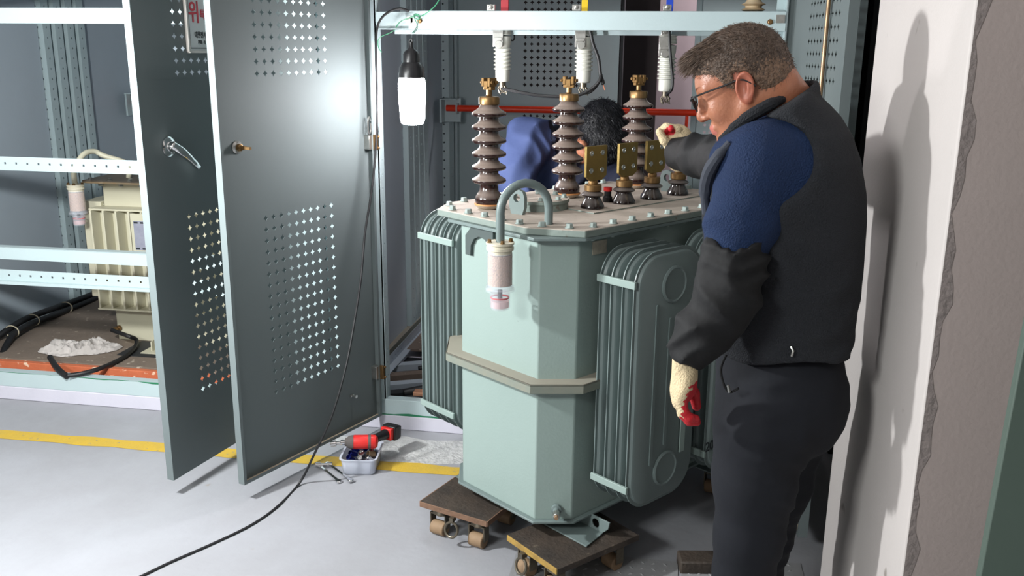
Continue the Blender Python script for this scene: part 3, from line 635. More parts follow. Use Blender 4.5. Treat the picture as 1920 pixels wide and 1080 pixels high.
# breather with bent pipe
V0 = W(-.020, .055, 1.09); Bx = W(-.058, -.098, 1.05)
m = MB(); hd = (V0-Bx); hd.z = 0; L_ = hd.length; hd.normalize(); pts = [V0-Z_*.004, Vector((V0.x, V0.y, 1.135))]
cc = (V0+Bx)/2; cc.z = 1.135
for i in range(1, 12):
    a = math.pi*i/12; pts.append(cc+hd*(L_/2*math.cos(a))+Z_*(L_/2*math.sin(a)))
pts += [Vector((Bx.x, Bx.y, 1.135)), Vector((Bx.x, Bx.y, 1.045))]
m.tube(pts, .0125, 16); br = m.build('breather_pipe', GREENR, TR)
bx, by = Bx.x, Bx.y
def breather(parent, bx, by, zt, s=1):
    L3 = lambda pr, n=32: MB().lathe([(r*s, z*s) for r, z in pr], (bx, by, zt), (0, 0, -1), n, caps=False)
    L3([(.0, 0), (.040, 0), (.040, .006), (.036, .008), (.036, .012), (.039, .014), (.039, .022), (.034, .024), (.034, .034), (.0, .034)]).build('collar', IVORY, parent)
    for i in range(4):
        a = i*math.pi/2+.4; m = MB(); m.hexbolt((bx+.031*s*math.cos(a), by+.031*s*math.sin(a), zt), (0, 0, 1), .006*s, .008*s); m.build('bolt', BRASS, parent)
    L3([(.0, .036), (.0345, .036), (.0345, .124), (.0, .124)]).build('silica_gel', GEL, parent)
    L3([(.0368, .030), (.0368, .126), (.041, .127), (.041, .136), (.036, .138), (.036, .134), (.0356, .126), (.0356, .030)]).build('glass_cylinder', GLASS, parent)
    L3([(.040, .133), (.042, .135), (.042, .142), (.030, .146), (.0295, .190), (.026, .196), (.0, .197), (.0, .194), (.024, .193), (.027, .188), (.027, .146), (.0, .1455)]).build('oil_cup', GLASS, parent)
    L3([(.0, .172), (.0262, .172), (.0262, .180), (.026, .190), (.0, .191)]).build('oil', OILC, parent)
    L3([(.024, .160), (.0272, .160), (.0272, .164), (.024, .164), (.024, .160)]).build('level_ring', REDP, parent)
    L3([(.0, .14), (.007, .14), (.007, .165), (.0, .166)], 10).build('stem', BLACKP, parent)
bt = thing('breather', None, None, (bx, by, 1.05), parent=None); bt.parent = TR; bt.location = local((bx, by, 1.05)); bt.rotation_euler = (0, 0, TH)
breather(bt, bx, by, 1.052)
# foot channels
for v0_ in (.063, .76):
    m = MB(); a, b = -.47, .160
    m.prism(wp([(a, v0_), (b, v0_), (b-.02, v0_+.095), (a, v0_+.095)]), .122, .127)
    holed(m, W(b-.14, v0_+.095, .122), TA, Z_, TB, [(-.02, 0), (.115, 0), (.165, .050), (-.02, .050)], [(.088+.015*math.cos(t*math.pi/8), .026+.015*math.sin(t*math.pi/8)) for t in range(16)], .005)
    m.prism_ax([(0, 0), (b-.16-a, 0), (b-.16-a, .050), (-.04, .050)], W(a, v0_+.095, .122), TA, Z_, TB, .005)
    m.build('foot_channel', GREENR, TR, bevel=.001)
# ================================================================== DOLLIES
def dolly(name, label, corner, e, wdt, dep, edge, zt=.120, group=None):
    e = Vector((*e, 0)).normalized(); f = Vector((-e.y, e.x, 0)); c = Vector((*corner, 0)); ctr = c+e*wdt/2+f*dep/2
    r = thing(name, label, 'dolly', (ctr.x, ctr.y, 0), math.atan2(e.y, e.x))
    m = MB(); m.box(ctr+Z_*(zt-.006), (wdt, dep, .012), ax=(e, f, Z_)); m.build('board', WOODD, r, bevel=.002)
    m = MB(); n = 24
    for (p, q, d_) in ((c, e, wdt), (c+e*wdt, f, dep), (c, f, dep)):
        o_ = Vector((q.y, -q.x, 0)) if q is e or p != c else Vector((-q.y*-1, q.x*-1, 0))
        o_ = (p+q*d_/2-ctr); o_.z = 0; o_.normalize()
        perp = Vector((-q.y, q.x, 0)); perp = perp if perp.dot(o_) > 0 else -perp
        m.k = 0 if q is e or (p == c and edge is WOODR) or (edge is WOODR) else 1
        m.box(p+q*d_/2+perp*.001+Z_*(zt-.009), (d_, .004, .019), ax=(q, perp, Z_))
    m.build('board_edge', [edge, WOODD], r, bevel=.001)
    for a in (.055, wdt-.055):
        for b in (.045, dep-.045):
            p = c+e*a+f*b; cs = thing('caster', None, None, (0, 0, 0), parent=r); cs.location = wmat(r).inverted() @ Vector((p.x, p.y, 0))
            m = MB(); m.lathe([(.034, .108), (.034, .098), (.026, .09), (.031, .078), (.022, .070)], p, n=20); m.build('swivel', CASTER, cs)
            m = MB(); m.cyl(p-e*.026+Z_*.0245-f*.012, p+e*.026+Z_*.0245-f*.012, .0245, 20); m.build('roller', ROLLER, cs, bevel=.003)
            m = MB(); 
            for s in (-1, 1): m.box(p+e*.029*s+Z_*.052-f*.008, (.004, .030, .052), ax=(e, f, Z_))
            m.box(p+Z_*.077-f*.008, (.062, .030, .004), ax=(e, f, Z_)); m.build('fork', CASTER, cs, merge=False)
    for a in ([.135] if edge is WOODR else [.09]):
        p = c+e*a-f*.016+Z_*.062; m = MB(); m.tube([p+e*.024*math.cos(t)+Z_*.024*math.sin(t)+f*.006*math.sin(t) for t in [i*math.pi/10 for i in range(20)]], .0045, 8, closed=True); m.box(p+Z_*.035+f*.008, (.014, .02, .014), ax=(e, f, Z_)); m.build('pull_ring', CASTER, r)
    return r
dl1 = dolly('moving_dolly', 'low dark plywood dolly on tan rollers under the left corner of the green transformer', (-.756, 2.686), (.243, -.092), .262, .27, WOODR)
dl2 = dolly('moving_dolly', 'low dark plywood dolly with yellow worn edge under the foot nearest the camera', (-.432, 2.524), (.175, -.164), .240, .33, WOODE)
# two more under the far end
dolly('moving_dolly', 'dark dolly in shadow under the far end of the green transformer', W(.02, .80, 0)[:2], (.93, -.30), .25, .26, WOODR)
# ================================================================== BULB AND CORDS
BL = thing('hanging_bulb', 'lit white bulb in a black socket hung by green wire from the beam', 'lamp', (-.930, 3.30, 1.31))
bx, by = -.930, 3.30
m = MB(); m.lathe([(.0, .0), (.030, .0), (.040, .004), (.0445, .018), (.047, .06), (.050, .12), (.0495, .150), (.046, .165), (.040, .172)], (bx, by, 1.308), n=32, caps=False); m.build('bulb', BULB, BL)
m = MB(); m.lathe([(.048, 1.475), (.047, 1.49), (.044, 1.512), (.036, 1.524), (.0305, 1.53), (.030, 1.558), (.024, 1.568), (.012, 1.576), (.008, 1.582), (.007, 1.600), (.002, 1.602)], (bx, by, 0), n=28); m.build('socket', BLACKP, BL)
m = MB(); m.tube([(bx, by, 1.585), (bx-.006, by, 1.600), (bx+.002, by, 1.612), (bx+.005, by, 1.602), (bx, by, 1.595)], .003, 6, smooth=4); m.build('socket_loop', BLACK, BL)
wp_ = lambda *a: at(*a)
m = MB(); m.tube([at(773, 62, 3.30), at(779, 55, 3.33), at(784, 42, 3.46), at(786, 31, 3.50), at(780, 26, 3.505), at(776, 30, 3.505), at(783, 50, 3.45), at(776, 62, 3.31)], .0016, 6, smooth=5)
m.tube([at(742, 52, 3.50), at(752, 40, 3.505), at(778, 30, 3.505), at(790, 30, 3.505), at(806, 20, 3.49), at(818, 8, 3.49), at(826, -6, 3.49)], .0022, 6, smooth=5)
m.tube([at(776, 30, 3.505), at(783, 27, 3.50), at(788, 33, 3.50), at(783, 36, 3.50), at(776, 32, 3.5)], .002, 6, smooth=4)
tag(m.build('tie_wire', WIREG), 'green insulated wire knotted round the beam, carrying the lit bulb', 'wire')
m = MB(); m.tube([at(716, 98, 3.49), at(710, 90, 3.49), at(709, 76, 3.49), at(716, 68, 3.49), at(728, 63, 3.49), at(741, 56, 3.49)], .0017, 6, smooth=5); tag(m.build('wire_end', WIREG), 'short loose end of green wire dangling left of the socket', 'wire')
m = MB(); cp_ = [at(768, 21, 3.48), at(750, 16, 3.47), at(730, 22, 3.46), at(714, 36, 3.45), at(706, 60, 3.45), at(705, 110, 3.44), at(707, 170, 3.43), at(707, 230, 3.42), at(703, 300, 3.40), at(695, 370, 3.35), at(684, 440, 3.28), at(677, 520, 3.2), at(665, 600, 3.1), at(648, 690, 3.02), at(622, 780, 2.96), at(590, 850, 2.93)]
gz = lambda x, y: (lambda d: d)(None)
def floor_at(x, y, z=.004):
    d = RA*(x-960)-UA*(y-540)+FA*CF; t = (z-CH)/d.z; return Vector((d.x*t, d.y*t, z))
cp_ += [floor_at(562, 905, .012), floor_at(520, 950), floor_at(470, 985), floor_at(400, 1019), floor_at(320, 1054), floor_at(255, 1085), floor_at(150, 1130), floor_at(60, 1200)]
m.tube(cp_, .0045, 10, smooth=6); tag(m.build('trailing_cable', BLACK), 'thin black cord hanging from the beam and running over the floor', 'cord')
# ================================================================== ARRESTERS ON THE BEAM
def arrester(x, y, z, lab, bare):
    r = thing('surge_arrester', lab, 'arrester', (x, y, z-.28), 0, 'white arresters hanging from the beam')
    t = Vector((.0, .0, 1)); m = MB()
    pr_ = [(.0, -.006), (.024, -.004), (.0275, .0), (.0280, .034)]
    for k in range(6): zz = .040+.0145*k; pr_ += [(.0275, zz), (.0345, zz+.003), (.0345, zz+.006), (.0275, zz+.010)]
    pr_ += [(.028, .130), (.031, .138), (.033, .165), (.0, .172)]
    m.lathe(pr_, n=30, caps=False); m.lathe([(.033, .170), (.030, .200)], n=30)
    for k in range(3): zz = .172+.012*k; m.lathe([(.029, zz), (.0345, zz+.003), (.029, zz+.008)], n=30, caps=False)
    m.build('porcelain', WHITEC, r, world=False).location = (0, 0, .10)
    m = MB(); m.box((-.012, -.036, .262), (.040, .004, .070)); m.box((-.012, -.036, .31), (.028, .010, .02)); m.lathe([(.007, 0), (.007, .007)], (-.012, -.04, .312), (0, -1, 0), 6); m.box((-.012, -.028, .255), (.032, .03, .012))
    m.lathe([(.015, 0), (.015, .004)], (-.008, -.038, .235), (0, -1, 0), 20); m.build('bracket', STEEL, r, world=False, bevel=.001)
    m = MB(); m.lathe([(.013, -.026), (.013, .0), (.006, .0)], (0, 0, .10), n=14)
    for i in range(9): a = i*.7; m.tube([Vector((.008*math.cos(a), .008*math.sin(a), .085)), Vector((.018*math.cos(a), .014*math.sin(a), .070)), Vector(((.012+.003*(i % 3))*math.cos(a+.8), .012*math.sin(a), .056-.004*(i % 3)))], .0022, 6)
    m.build('terminal', CASTER, r, world=False); return r
arrester(-.650, 3.60, 1.640, 'white ribbed arrester hanging above the front left brown bushing', 1)
arrester(-.335, 3.60, 1.640, 'white ribbed arrester hanging above the middle brown bushing, black wires beside it', 1)
arrester(-.022, 3.60, 1.612, 'white ribbed arrester nearest the standing man, black wire running down it', 1)
for (x, lab) in ((912, 'left'), (1083, 'middle'), (1250, 'right')): pass
for i, (x, y, mt, wd, lab) in enumerate(((947, 8, REDTAPE, .030, 'dark red'), (1097, 6, YELTAPE, .024, 'yellow'), (1256, 4, BLUETAPE, .026, 'blue'))):
    p = at(x, y, 3.66); m = MB(); m.b2((p.x-wd/2, 3.65, 1.70), (p.x+wd/2, 3.662, 2.10)); tag(m.build('busbar', mt, bevel=.001), '%s sleeved busbar rising behind the top beam' % lab, 'busbar')
    p = at((921, 1081, 1251)[i], 19, 3.53); m = MB(); m.box((p.x, 3.53, 1.728), (.03, .02, .022)); m.hexbolt((p.x, 3.52, 1.730), (0, -1, 0), .008, .006); m.build('clamp_bolt', STEEL, CR, bevel=.001)
m = MB(); m.tube([at(930, 60, 3.62), at(962, 64, 3.62), at(962, 76, 3.62), at(953, 72, 3.62)], .003, 6, smooth=4); tag(m.build('wire_hook', BLACK), 'small black wire hook beside the left white arrester', 'wire')
m = MB(); m.tube([at(942, 166, 3.57), at(975, 173, 3.55), at(1010, 179, 3.54), at(1050, 181, 3.53), at(1085, 178, 3.53), at(1110, 166, 3.53), at(1124, 152, 3.53), at(1127, 140, 3.54)], .0065, 8, smooth=5); m.tube([at(1127, 145, 3.54), at(1118, 162, 3.55), at(1104, 174, 3.56), at(1092, 172, 3.57)], .005, 8, smooth=5)
tag(m.build('jumper_wire', BLACK), 'black jumper wire looping from the left bushing clamp across to the middle arrester', 'wire')
m = MB(); m.tube([at(1107, 58, 3.55), at(1112, 82, 3.55), at(1122, 110, 3.55), at(1126, 140, 3.54), at(1131, 155, 3.54), at(1128, 156, 3.54)], .0065, 8, smooth=5); m.k = 1; m.tube([at(1130, 155, 3.54), at(1134, 169, 3.54)], .002, 5)
tag(m.build('drop_wire', [BLACK, COPPER]), 'black wire with bare end hanging right of the middle white arrester', 'wire')
m = MB(); m.tube([at(1255, 58, 3.555), at(1256, 90, 3.552), at(1259, 125, 3.55), at(1261, 150, 3.55), at(1259, 168, 3.55), at(1250, 177, 3.57)], .0055, 8, smooth=5); tag(m.build('drop_wire', BLACK), 'black wire running down the right white arrester', 'wire')
m = MB(); m.lathe([(.03, 0), (.045, .006), (.03, .014), (.03, .02), (.045, .026), (.03, .034), (.02, .05)], at(1412, 22, 3.66), n=20); tag(m.build('post_insulator', CREAMRING), 'cream ribbed insulator on top of the beam above the standing man', 'insulator')
m = MB(); m.tube([at(1440, 76, 3.7), at(1450, 68, 3.7), at(1460, 70, 3.7), at(1468, 80, 3.7)], .005, 8, smooth=4); tag(m.build('wire_loop', BLACK), 'black wire loop below the beam behind the man\'s head', 'wire')
# red bars across the back of the cabinets
def bar(x0, x1, lab):
    p0 = (x0, 5.44, 1.228); r = thing('guard_bar', lab, 'bar', p0)
    m = MB(); m.cyl((x0+.03, 5.44, 1.233), (x1, 5.44, 1.233), .019, 18); m.build('tube', RED, r)
    m = MB(); m.b2((x0, 5.39, 1.15), (x0+.012, 5.50, 1.29)); m.b2((x0, 5.39, 1.15), (x0+.05, 5.394, 1.29)) if False else m.b2((x0, 5.385, 1.285), (x0+.10, 5.49, 1.290)); m.b2((x0, 5.475, 1.15), (x0+.11, 5.48, 1.29)); m.b2((x0+.095, 5.40, 1.2), (x0+.1, 5.48, 1.262)); m.build('bracket', PAINT, r)
bar(-1.352, .60, 'orange red bar across the back of the right cabinet, behind the bushings')
bar(-3.385, -1.5, 'orange red bar stub at the back of the left cabinet')
m = MB(); p = at(1288, 225, 5.9); m.tube([(p.x, 5.9, 1.22), (p.x-.008, 5.9, .9), (p.x-.02, 5.9, .2)], .010, 8); tag(m.build('ground_rod', RED), 'thin orange red rod standing behind the right cabinet', 'rod')
# ================================================================== CREAM TRANSFORMER (left cabinet)
CT = thing('power_transformer', 'cream oil transformer with ribbed tank inside the left cabinet', 'transformer', (-2.35, 4.30, .142))
x0 = -2.722; YF = 4.02
m = MB(); m.b2((x0+.02, YF+.02, .20), (-1.98, 4.55, .94)); m.build('tank', CREAM, CT, bevel=.004)
m = MB(); m.b2((x0+.03, YF+.01, .142), (-1.99, 4.55, .34)); m.build('base', CREAM, CT, bevel=.004)
m = MB(); m.b2((x0-.05, YF-.03, .938), (-1.93, 4.60, .946)); m.build('lid_gasket', CREAMRING, CT)
m = MB(); m.b2((x0-.05, YF-.03, .946), (-1.93, 4.60, .952)); m.build('lid', CREAMD, CT)
m = MB(); m.b2((x0-.005, YF-.07, .815), (-1.95, YF+.02, .823)); m.b2((x0-.005, YF-.08, .322), (-1.95, YF+.02, .330)); m.b2((x0-.005, YF-.005, .326), (-1.95, YF, .82)); m.build('rib_frame', CREAM, CT)
for i in range(11):
    x = x0+.005+.066*i; m = MB(); m.b2((x-.005, YF-.078, .33), (x+.005, YF, .815)); m.build('cooling_rib', CREAM, CT, bevel=.002)
m = MB(); m.b2((x0-.085, YF+.02, .825), (x0+.02, YF+.03, .83)); m.b2((x0-.085, YF+.0, .365), (x0+.015, YF+.40, .845)); m.build('side_fin_box', CREAM, CT, bevel=.006)
for i in range(7):
    m = MB(); m.hexbolt((x0-.02+.105*i, YF-.01, .952), (0, 0, 1), .010, .010); m.build('bolt', STEEL, CT); m = MB(); m.hexbolt((x0+.03+.105*i, YF-.005, .937), (0, 0, -1), .012, .012); m.build('bolt', STEEL, CT)
m = MB(); m.lathe([(.026, 0), (.026, .05), (.03, .052), (.03, .07), (.0, .07)], (x0+.225, YF+.06, .952), n=20, caps=False); m.build('filler_cap', CREAM, CT)
m = MB(); m.lathe([(.045, 0), (.05, .02), (.03, .05), (.05, .06), (.03, .08)], (x0+.37, YF+.10, .952), n=20); m.k = 1; m.b2((x0+.32, YF+.03, 1.06), (x0+.35, YF+.04, 1.15)); m.build('bushing', [GLAZE, BRASS], CT)
bxx, byy = at(141, 345, 3.93).x, 3.93
q = [Vector((x0+.12, YF+.09, .952)), Vector((x0+.12, YF+.09, 1.02)), at(195, 292, 4.07), at(178, 284, 4.05), at(160, 287, 4.0), at(147, 302, 3.96), Vector((bxx, byy, 1.0)), Vector((bxx, byy, .925))]
m = MB(); m.tube(q, .0125, 14, smooth=6); m.build('breather_pipe', CREAM, CT)
b2_ = thing('breather', None, None, (0, 0, 0), parent=CT); b2_.location = wmat(CT).inverted() @ Vector((bxx, byy, .93)); breather(b2_, bxx, byy, .940)
m = MB(); m.b2((-2.50, YF-.092, .62), (-2.30, YF-.082, .81)); m.k = 1; m.b2((-2.485, YF-.094, .635), (-2.31, YF-.0915, .775)); m.k = 2
for i in range(5):
    for j in (0, 1): m.b2((-2.482+.034*i, YF-.0955, .764 if j == 0 else .638), (-2.462+.034*i, YF-.094, .772 if j == 0 else .646))
m.build('name_plate', [CREAM, NAMEP, SIGNK], CT)
m = MB(); c = Vector((x0+.045, YF+.005, .205)); m.lathe([(.014, 0), (.014, .012), (.009, .014), (.012, .03), (.012, .045)], c, (-.3, -1, 0), 12); m.build('drain_valve', BRASS, CT)
m = MB(); m.b2((-2.46, 3.84, .142), (-2.35, 4.05, .148)); m.prism_ax([(0, 0), (.0, .05), (-.12, .11), (-.14, .11), (-.02, .0)], (-2.41, 3.86, .146), Y_, Z_, X_, .006) if False else m.prism_ax([(0, 0), (.17, 0), (.17, .07), (.0, .05)], (-2.42, 3.87, .146), Y_, Z_, X_, .006); m.build('foot_bracket', CREAM, CT)
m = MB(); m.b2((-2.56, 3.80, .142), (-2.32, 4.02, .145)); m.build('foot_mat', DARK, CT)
# cable from drain valve, cable bundle with ties
m = MB(); m.tube([c+Vector((-.014, -.045, 0)), floor_at(240, 630, .20), floor_at(256, 638, .17), floor_at(250, 656, .155), floor_at(225, 674, .154), floor_at(190, 690, .154), floor_at(155, 700, .150), floor_at(128, 704, .146)], .0105, 10, smooth=6); tag(m.build('hose', BLACK), 'thin black hose from the cream transformer\'s drain valve over the plank', 'hose')
m = MB(); m.tube([floor_at(94, 670, .158), floor_at(103, 685, .156), floor_at(114, 697, .150), floor_at(126, 706, .138)], .0135, 12, smooth=4); tag(m.build('cable_stub', BLACK), 'short thick black cable end below the white rag', 'cable')
m = MB(); m.tube([(-3.26, 5.4, .15), (-3.25, 4.7, .15), (-3.24, 4.35, .16), (-3.22, 4.1, .175), (-3.19, 3.92, .175), (-3.15, 3.80, .15), (-3.12, 3.72, .12), (-3.12, 3.64, .08)], .016, 12, smooth=6); o = m.build('cable', BLACK)
tag(o, 'thick black cable of the tied pair, the one curving down over the orange beam', 'cable', 'tied cables along the left cabinet wall')
m = MB(); m.tube([(-3.285, 5.4, .165), (-3.28, 4.7, .17), (-3.27, 4.35, .185), (-3.25, 4.1, .20), (-3.24, 3.95, .19), (-3.27, 3.84, .15), (-3.30, 3.70, .11), (-3.33, 3.6, .08)], .016, 12, smooth=6)
tag(m.build('cable', BLACK), 'thick black cable of the tied pair, the one lying against the left wall', 'cable', 'tied cables along the left cabinet wall')
for y, z, x in ((4.42, .17, -3.255), (4.12, .186, -3.235), (3.93, .182, -3.212)):
    m = MB(); m.tube([Vector((x+.038*math.cos(a), y, z+.030*math.sin(a))) for a in [i*math.pi/8 for i in range(16)]], .003, 6, closed=True); tag(m.build('cable_tie', TIE), {4.42: 'pale cable tie farthest back on the black cable pair', 4.12: 'pale cable tie in the middle of the black cable pair', 3.93: 'pale cable tie nearest the front on the black cable pair'}[y], 'cable tie', 'ties on the cable pair')
# right cabinet floor cables
for i, (p, q_, rr, lab) in enumerate((((-1.1, 3.68, .10), (-.45, 3.98, .15), .020, 'front black cable of the pair in the right cabinet floor opening'), ((-1.1, 3.62, .09), (-.45, 3.90, .11), .016, 'rear black cable of the pair in the right cabinet floor opening'), ((-1.12, 4.00, .10), (-.3, 4.5, .12), .014, 'black cable lying far back on the right cabinet floor'))):
    p = Vector(p); q_ = Vector(q_); m = MB(); m.tube([p, (p+q_)/2+Vector((0, 0, .015)), q_], rr, 12, smooth=6)
    if i == 0: m.k = 1; cc = (p*.62+q_*.38)+Vector((0, 0, .014)); t = (q_-p).normalized(); u_ = t.orthogonal().normalized(); v_ = t.cross(u_); m.tube([cc+u_*(.024*math.cos(a))+v_*(.024*math.sin(a)) for a in [k*math.pi/8 for k in range(16)]], .004, 6, closed=True)
    tag(m.build('floor_cable', [BLACK, TIE]), lab, 'cable')
# ================================================================== RAG
def height_rag():
    n = 110; k = 80; vs = []; fs = []; import mathutils.noise as no
    m = MB()
    for i in range(n):
        for j in range(k):
            u = i/(n-1)*2-1; v = j/(k-1)*2-1; r = math.hypot(u, v); lim = .74+.30*no.noise(Vector((math.cos(math.atan2(v, u))*1.7, 2, math.sin(math.atan2(v, u))*1.7)))
            s = min(1, lim/max(r, 1e-3)) if r > lim else 1
            x = u*s*.235; y = v*s*.135; p = Vector((x*15, y*17, 1.7)); w_ = no.noise_vector(p*.8)*.7
            h = .014+.024*no.noise(p+w_)+.026*(1-abs(no.noise((p+w_)*1.2))*3.4)+.006*(1-abs(no.noise((p+w_)*2.4))*3)
            e = max(0, 1-(max(r, 1e-3)/lim)**4) if r < lim else 0
            vs.append((x+.012*w_.x, y+.012*w_.y, max(.002, h*e**.6+.003)))
    for i in range(n-1):
        for j in range(k-1): fs.append((i*k+j, (i+1)*k+j, (i+1)*k+j+1, i*k+j+1))
    m.add(vs, fs); return m
rg = height_rag(); a_ = math.radians(22); ca, sa = math.cos(a_), math.sin(a_)
rgc = floor_at(150, 652, .155); rg.v = [(rgc.x+x*ca-y*sa, rgc.y+x*sa+y*ca, .143+z) for x, y, z in rg.v]
tag(rg.build('rag', CLOTHW, solid=.003, angle=80), 'crumpled dirty white rag on the plank in the left cabinet', 'rag')
# ================================================================== TOOLS ON THE FLOOR
TBx = Vector((-1.115, 3.145, 0)); tr = math.radians(8)
ex = Vector((math.cos(tr), math.sin(tr), 0)); ey = Vector((-math.sin(tr)+.28, math.cos(tr), 0)).normalized(); ey = Vector((-math.sin(tr), math.cos(tr), 0))
def rr(hx, hy, r, n=5): return fin_poly(hx, hy, r, n)
m = MB(); lv_ = [(.058, .078, 0), (.062, .082, .004), (.068, .090, .062), (.073, .095, .064), (.073, .095, .067), (.066, .088, .066), (.060, .080, .006), (.02, .03, .004)]
pts = [[TBx+ex*x+ey*y+Z_*(z+.001) for x, y in rr(hx, hy, min(.022, hx*.5))] for hx, hy, z in lv_]; nn_ = len(pts[0]); fs = []
for k in range(len(pts)-1):
    for j in range(nn_): fs.append((k*nn_+j, k*nn_+(j+1) % nn_, (k+1)*nn_+(j+1) % nn_, (k+1)*nn_+j))
fs += [tuple(range(nn_))[::-1], tuple(range((len(pts)-1)*nn_, len(pts)*nn_))]
m.add([p for r_ in pts for p in r_], fs); tag(m.build('plastic_tub', TUBP, angle=50), 'small cloudy plastic tub full of sockets on the floor', 'tub')
cols = [BLUES, BLUES, CHROME, BLUES, CHROME, ROLLER, BLUES, CHROME, CHROME]
names = ['blue', 'blue', 'chrome', 'blue', 'chrome', 'rusty brown', 'blue', 'chrome', 'chrome']
place = ['at the back left of the tub', 'at the back middle of the tub', 'at the back right of the tub', 'at the middle left of the tub', 'in the middle of the tub', 'nearest the front middle of the tub', 'right of centre in the tub', 'lying at the front left of the tub', 'lying at the front right of the tub']
for i in range(9):
    a, b = i % 3, i//3; p = TBx+ex*(-.036+.036*(a))+ey*(.045-.045*b)+Z_*.052; ax_ = Vector((random.uniform(-.8, .8), random.uniform(-.9, -.2), random.uniform(.2, .9))).normalized()
    m = MB(); r_ = random.uniform(.010, .013); m.lathe([(r_*.75, -.016), (r_, -.014), (r_, .014), (r_*.8, .016), (r_*.7, .016), (r_*.65, .004), (.0, .004)], p, ax_, 14, caps=False)
    tag(m.build('socket_bit', cols[i]), '%s wrench socket %s' % (names[i], place[i]), 'socket', 'sockets in the plastic tub')
m = MB(); m.prism_ax(rr(.056, .074, .02), TBx+Z_*.006, ex, ey, Z_, .034); 
o = m.build('small_fastener', mat('loose dark bolts', (70, 72, 92), (160, 160, 170), 90, .35, metal=.8, bump=1, bscale=80)); tag(o, 'heap of loose small bolts filling the bottom of the tub', 'bolts'); o['kind'] = 'stuff'
# impact driver lying on the tub
DR = thing('impact_driver', 'red and black cordless impact driver lying across the tub', 'power tool', TBx+Z_*.068)
A0 = TBx+Z_*.108
dx = Vector((-.97, -.05, -.02)).normalized(); hz = Vector((.93, .32, .10)).normalized()
p0 = at(712, 828, 3.14); p1 = at(648, 829, 3.10); ax_ = (p1-p0).normalized()
m = MB(); Lb = (p1-p0).length; m.lathe([(.004, -.014), (.018, -.012), (.026, -.004), (.0275, .012), (.0275, .016)], p0+ax_*.02, ax_, 24); m.lathe([(.0265, .016), (.0275, .03), (.0275, .075), (.025, .085)], p0+ax_*.02, ax_, 24); m.build('motor_housing', REDP, DR)
m = MB(); m.lathe([(.0283, 0), (.0283, .010)], p0+ax_*.034, ax_, 24); m.lathe([(.0275, 0), (.024, .018), (.016, .026), (.015, .032)], p0+ax_*.10, ax_, 24); m.build('rubber_boot', mat('dusty grey rubber', (88, 82, 80), (66, 62, 60), 30, .8), DR)
m = MB(); m.lathe([(.010, 0), (.010, .016), (.007, .018), (.007, .034), (.0105, .036), (.0105, .056), (.006, .058)], p0+ax_*.13, (ax_-Z_*.12).normalized(), 14); m.build('chuck', CHROME, DR)
g0 = p0+ax_*.045; g1 = at(727, 812, 3.24); gd = (g1-g0).normalized(); sd = gd.cross(Z_).normalized(); up_ = sd.cross(gd)
m = MB(); m.tube([g0, g0+gd*.03, g0+gd*.07, g0+gd*.11], [.019, .0185, .0175, .021], 14); m.build('grip', BLACKP, DR)
m = MB(); m.box(g0+gd*.118, (.020, .052, .048), ax=(gd, sd, up_)); m.build('grip_foot', REDP, DR, bevel=.004)
m = MB(); m.box(g0+gd*.145, (.036, .064, .056), ax=(gd, sd, up_)); m.box(g0+gd*.166, (.012, .060, .050), ax=(gd, sd, up_)); bt_ = m.build('battery', BLACKP, DR, bevel=.004)
m = MB(); m.box(g0+gd*.112-sd*.0265, (.012, .002, .012), ax=(gd, sd, up_)); m.build('badge', SIGNW, DR)
# spanners
def spanner(a, b, lab, n_=1):
    a = Vector(a); b = Vector(b); d = (b-a).normalized(); s = Vector((-d.y, d.x, 0)); L_ = (b-a).length; m = MB()
    prof = [(.0, .004), (.012, .011), (.022, .011), (.034, .0055), (L_*.5, .0048), (L_-.03, .0055), (L_-.018, .010), (L_-.004, .010), (L_, .004)]
    m.prism_ax([(x, w_) for x, w_ in prof]+[(x, -w_) for x, w_ in prof[::-1]], a, d, s, Z_, .006)
    m.lathe([(.0045, .0), (.0045, .0066)], a+d*.017, (0, 0, 1), 6); m.lathe([(.0102, .0), (.0102, .008), (.006, .008)], b-d*.011, (0, 0, 1), 14)
    tag(m.build('spanner', CHROME, bevel=.0012), lab, 'spanner', 'spanners beside the tub')
spanner(floor_at(596, 872, .003), floor_at(638, 906, .003), 'chrome spanner lying left of the tub, farther from it')
spanner(floor_at(612, 868, .007), floor_at(660, 904, .007), 'chrome spanner lying on the other one, nearer the tub')
m = MB(); p = floor_at(592, 871, .010); q_ = floor_at(623, 871, .010); m.cyl(p, q_, .006, 12); m.cyl(p, p+(q_-p)*.3, .009, 12); m.cyl(p+(q_-p)*.7, q_, .009, 12); tag(m.build('extension_bar', CHROME), 'short chrome socket extension across the spanner ends', 'tool')
# dark block on the floor by the man
m = MB(); c_ = floor_at(1322, 1066, 0); m.box(c_+Z_*.022, (.17, .075, .044), rz=.16); tag(m.build('wood_block', WOODD, bevel=.006), 'dark oily wooden block on the floor in front of the standing man', 'block')
# green edge at the bottom right
a_ = at(1921, 640, 1.35); b_ = at(1838, 1082, 1.35)
m = MB(); hv_ = (a_-b_); pn = [(a_.x, a_.z), (b_.x, b_.z)]; sl = hv_.x/hv_.z
zb_, zt_ = .0, 1.5; xb = b_.x+(zb_-b_.z)*sl; xt = b_.x+(zt_-b_.z)*sl
m.prism_ax([(xb, zb_), (xb+.30, zb_), (xt+.30, zt_), (xt, zt_)], (0, 1.35, 0), X_, Z_, Y_, .02); tag(m.build('leaning_board', DARKG, bevel=.002), 'dark green board leaning at the lower right edge before the pillar', 'board')
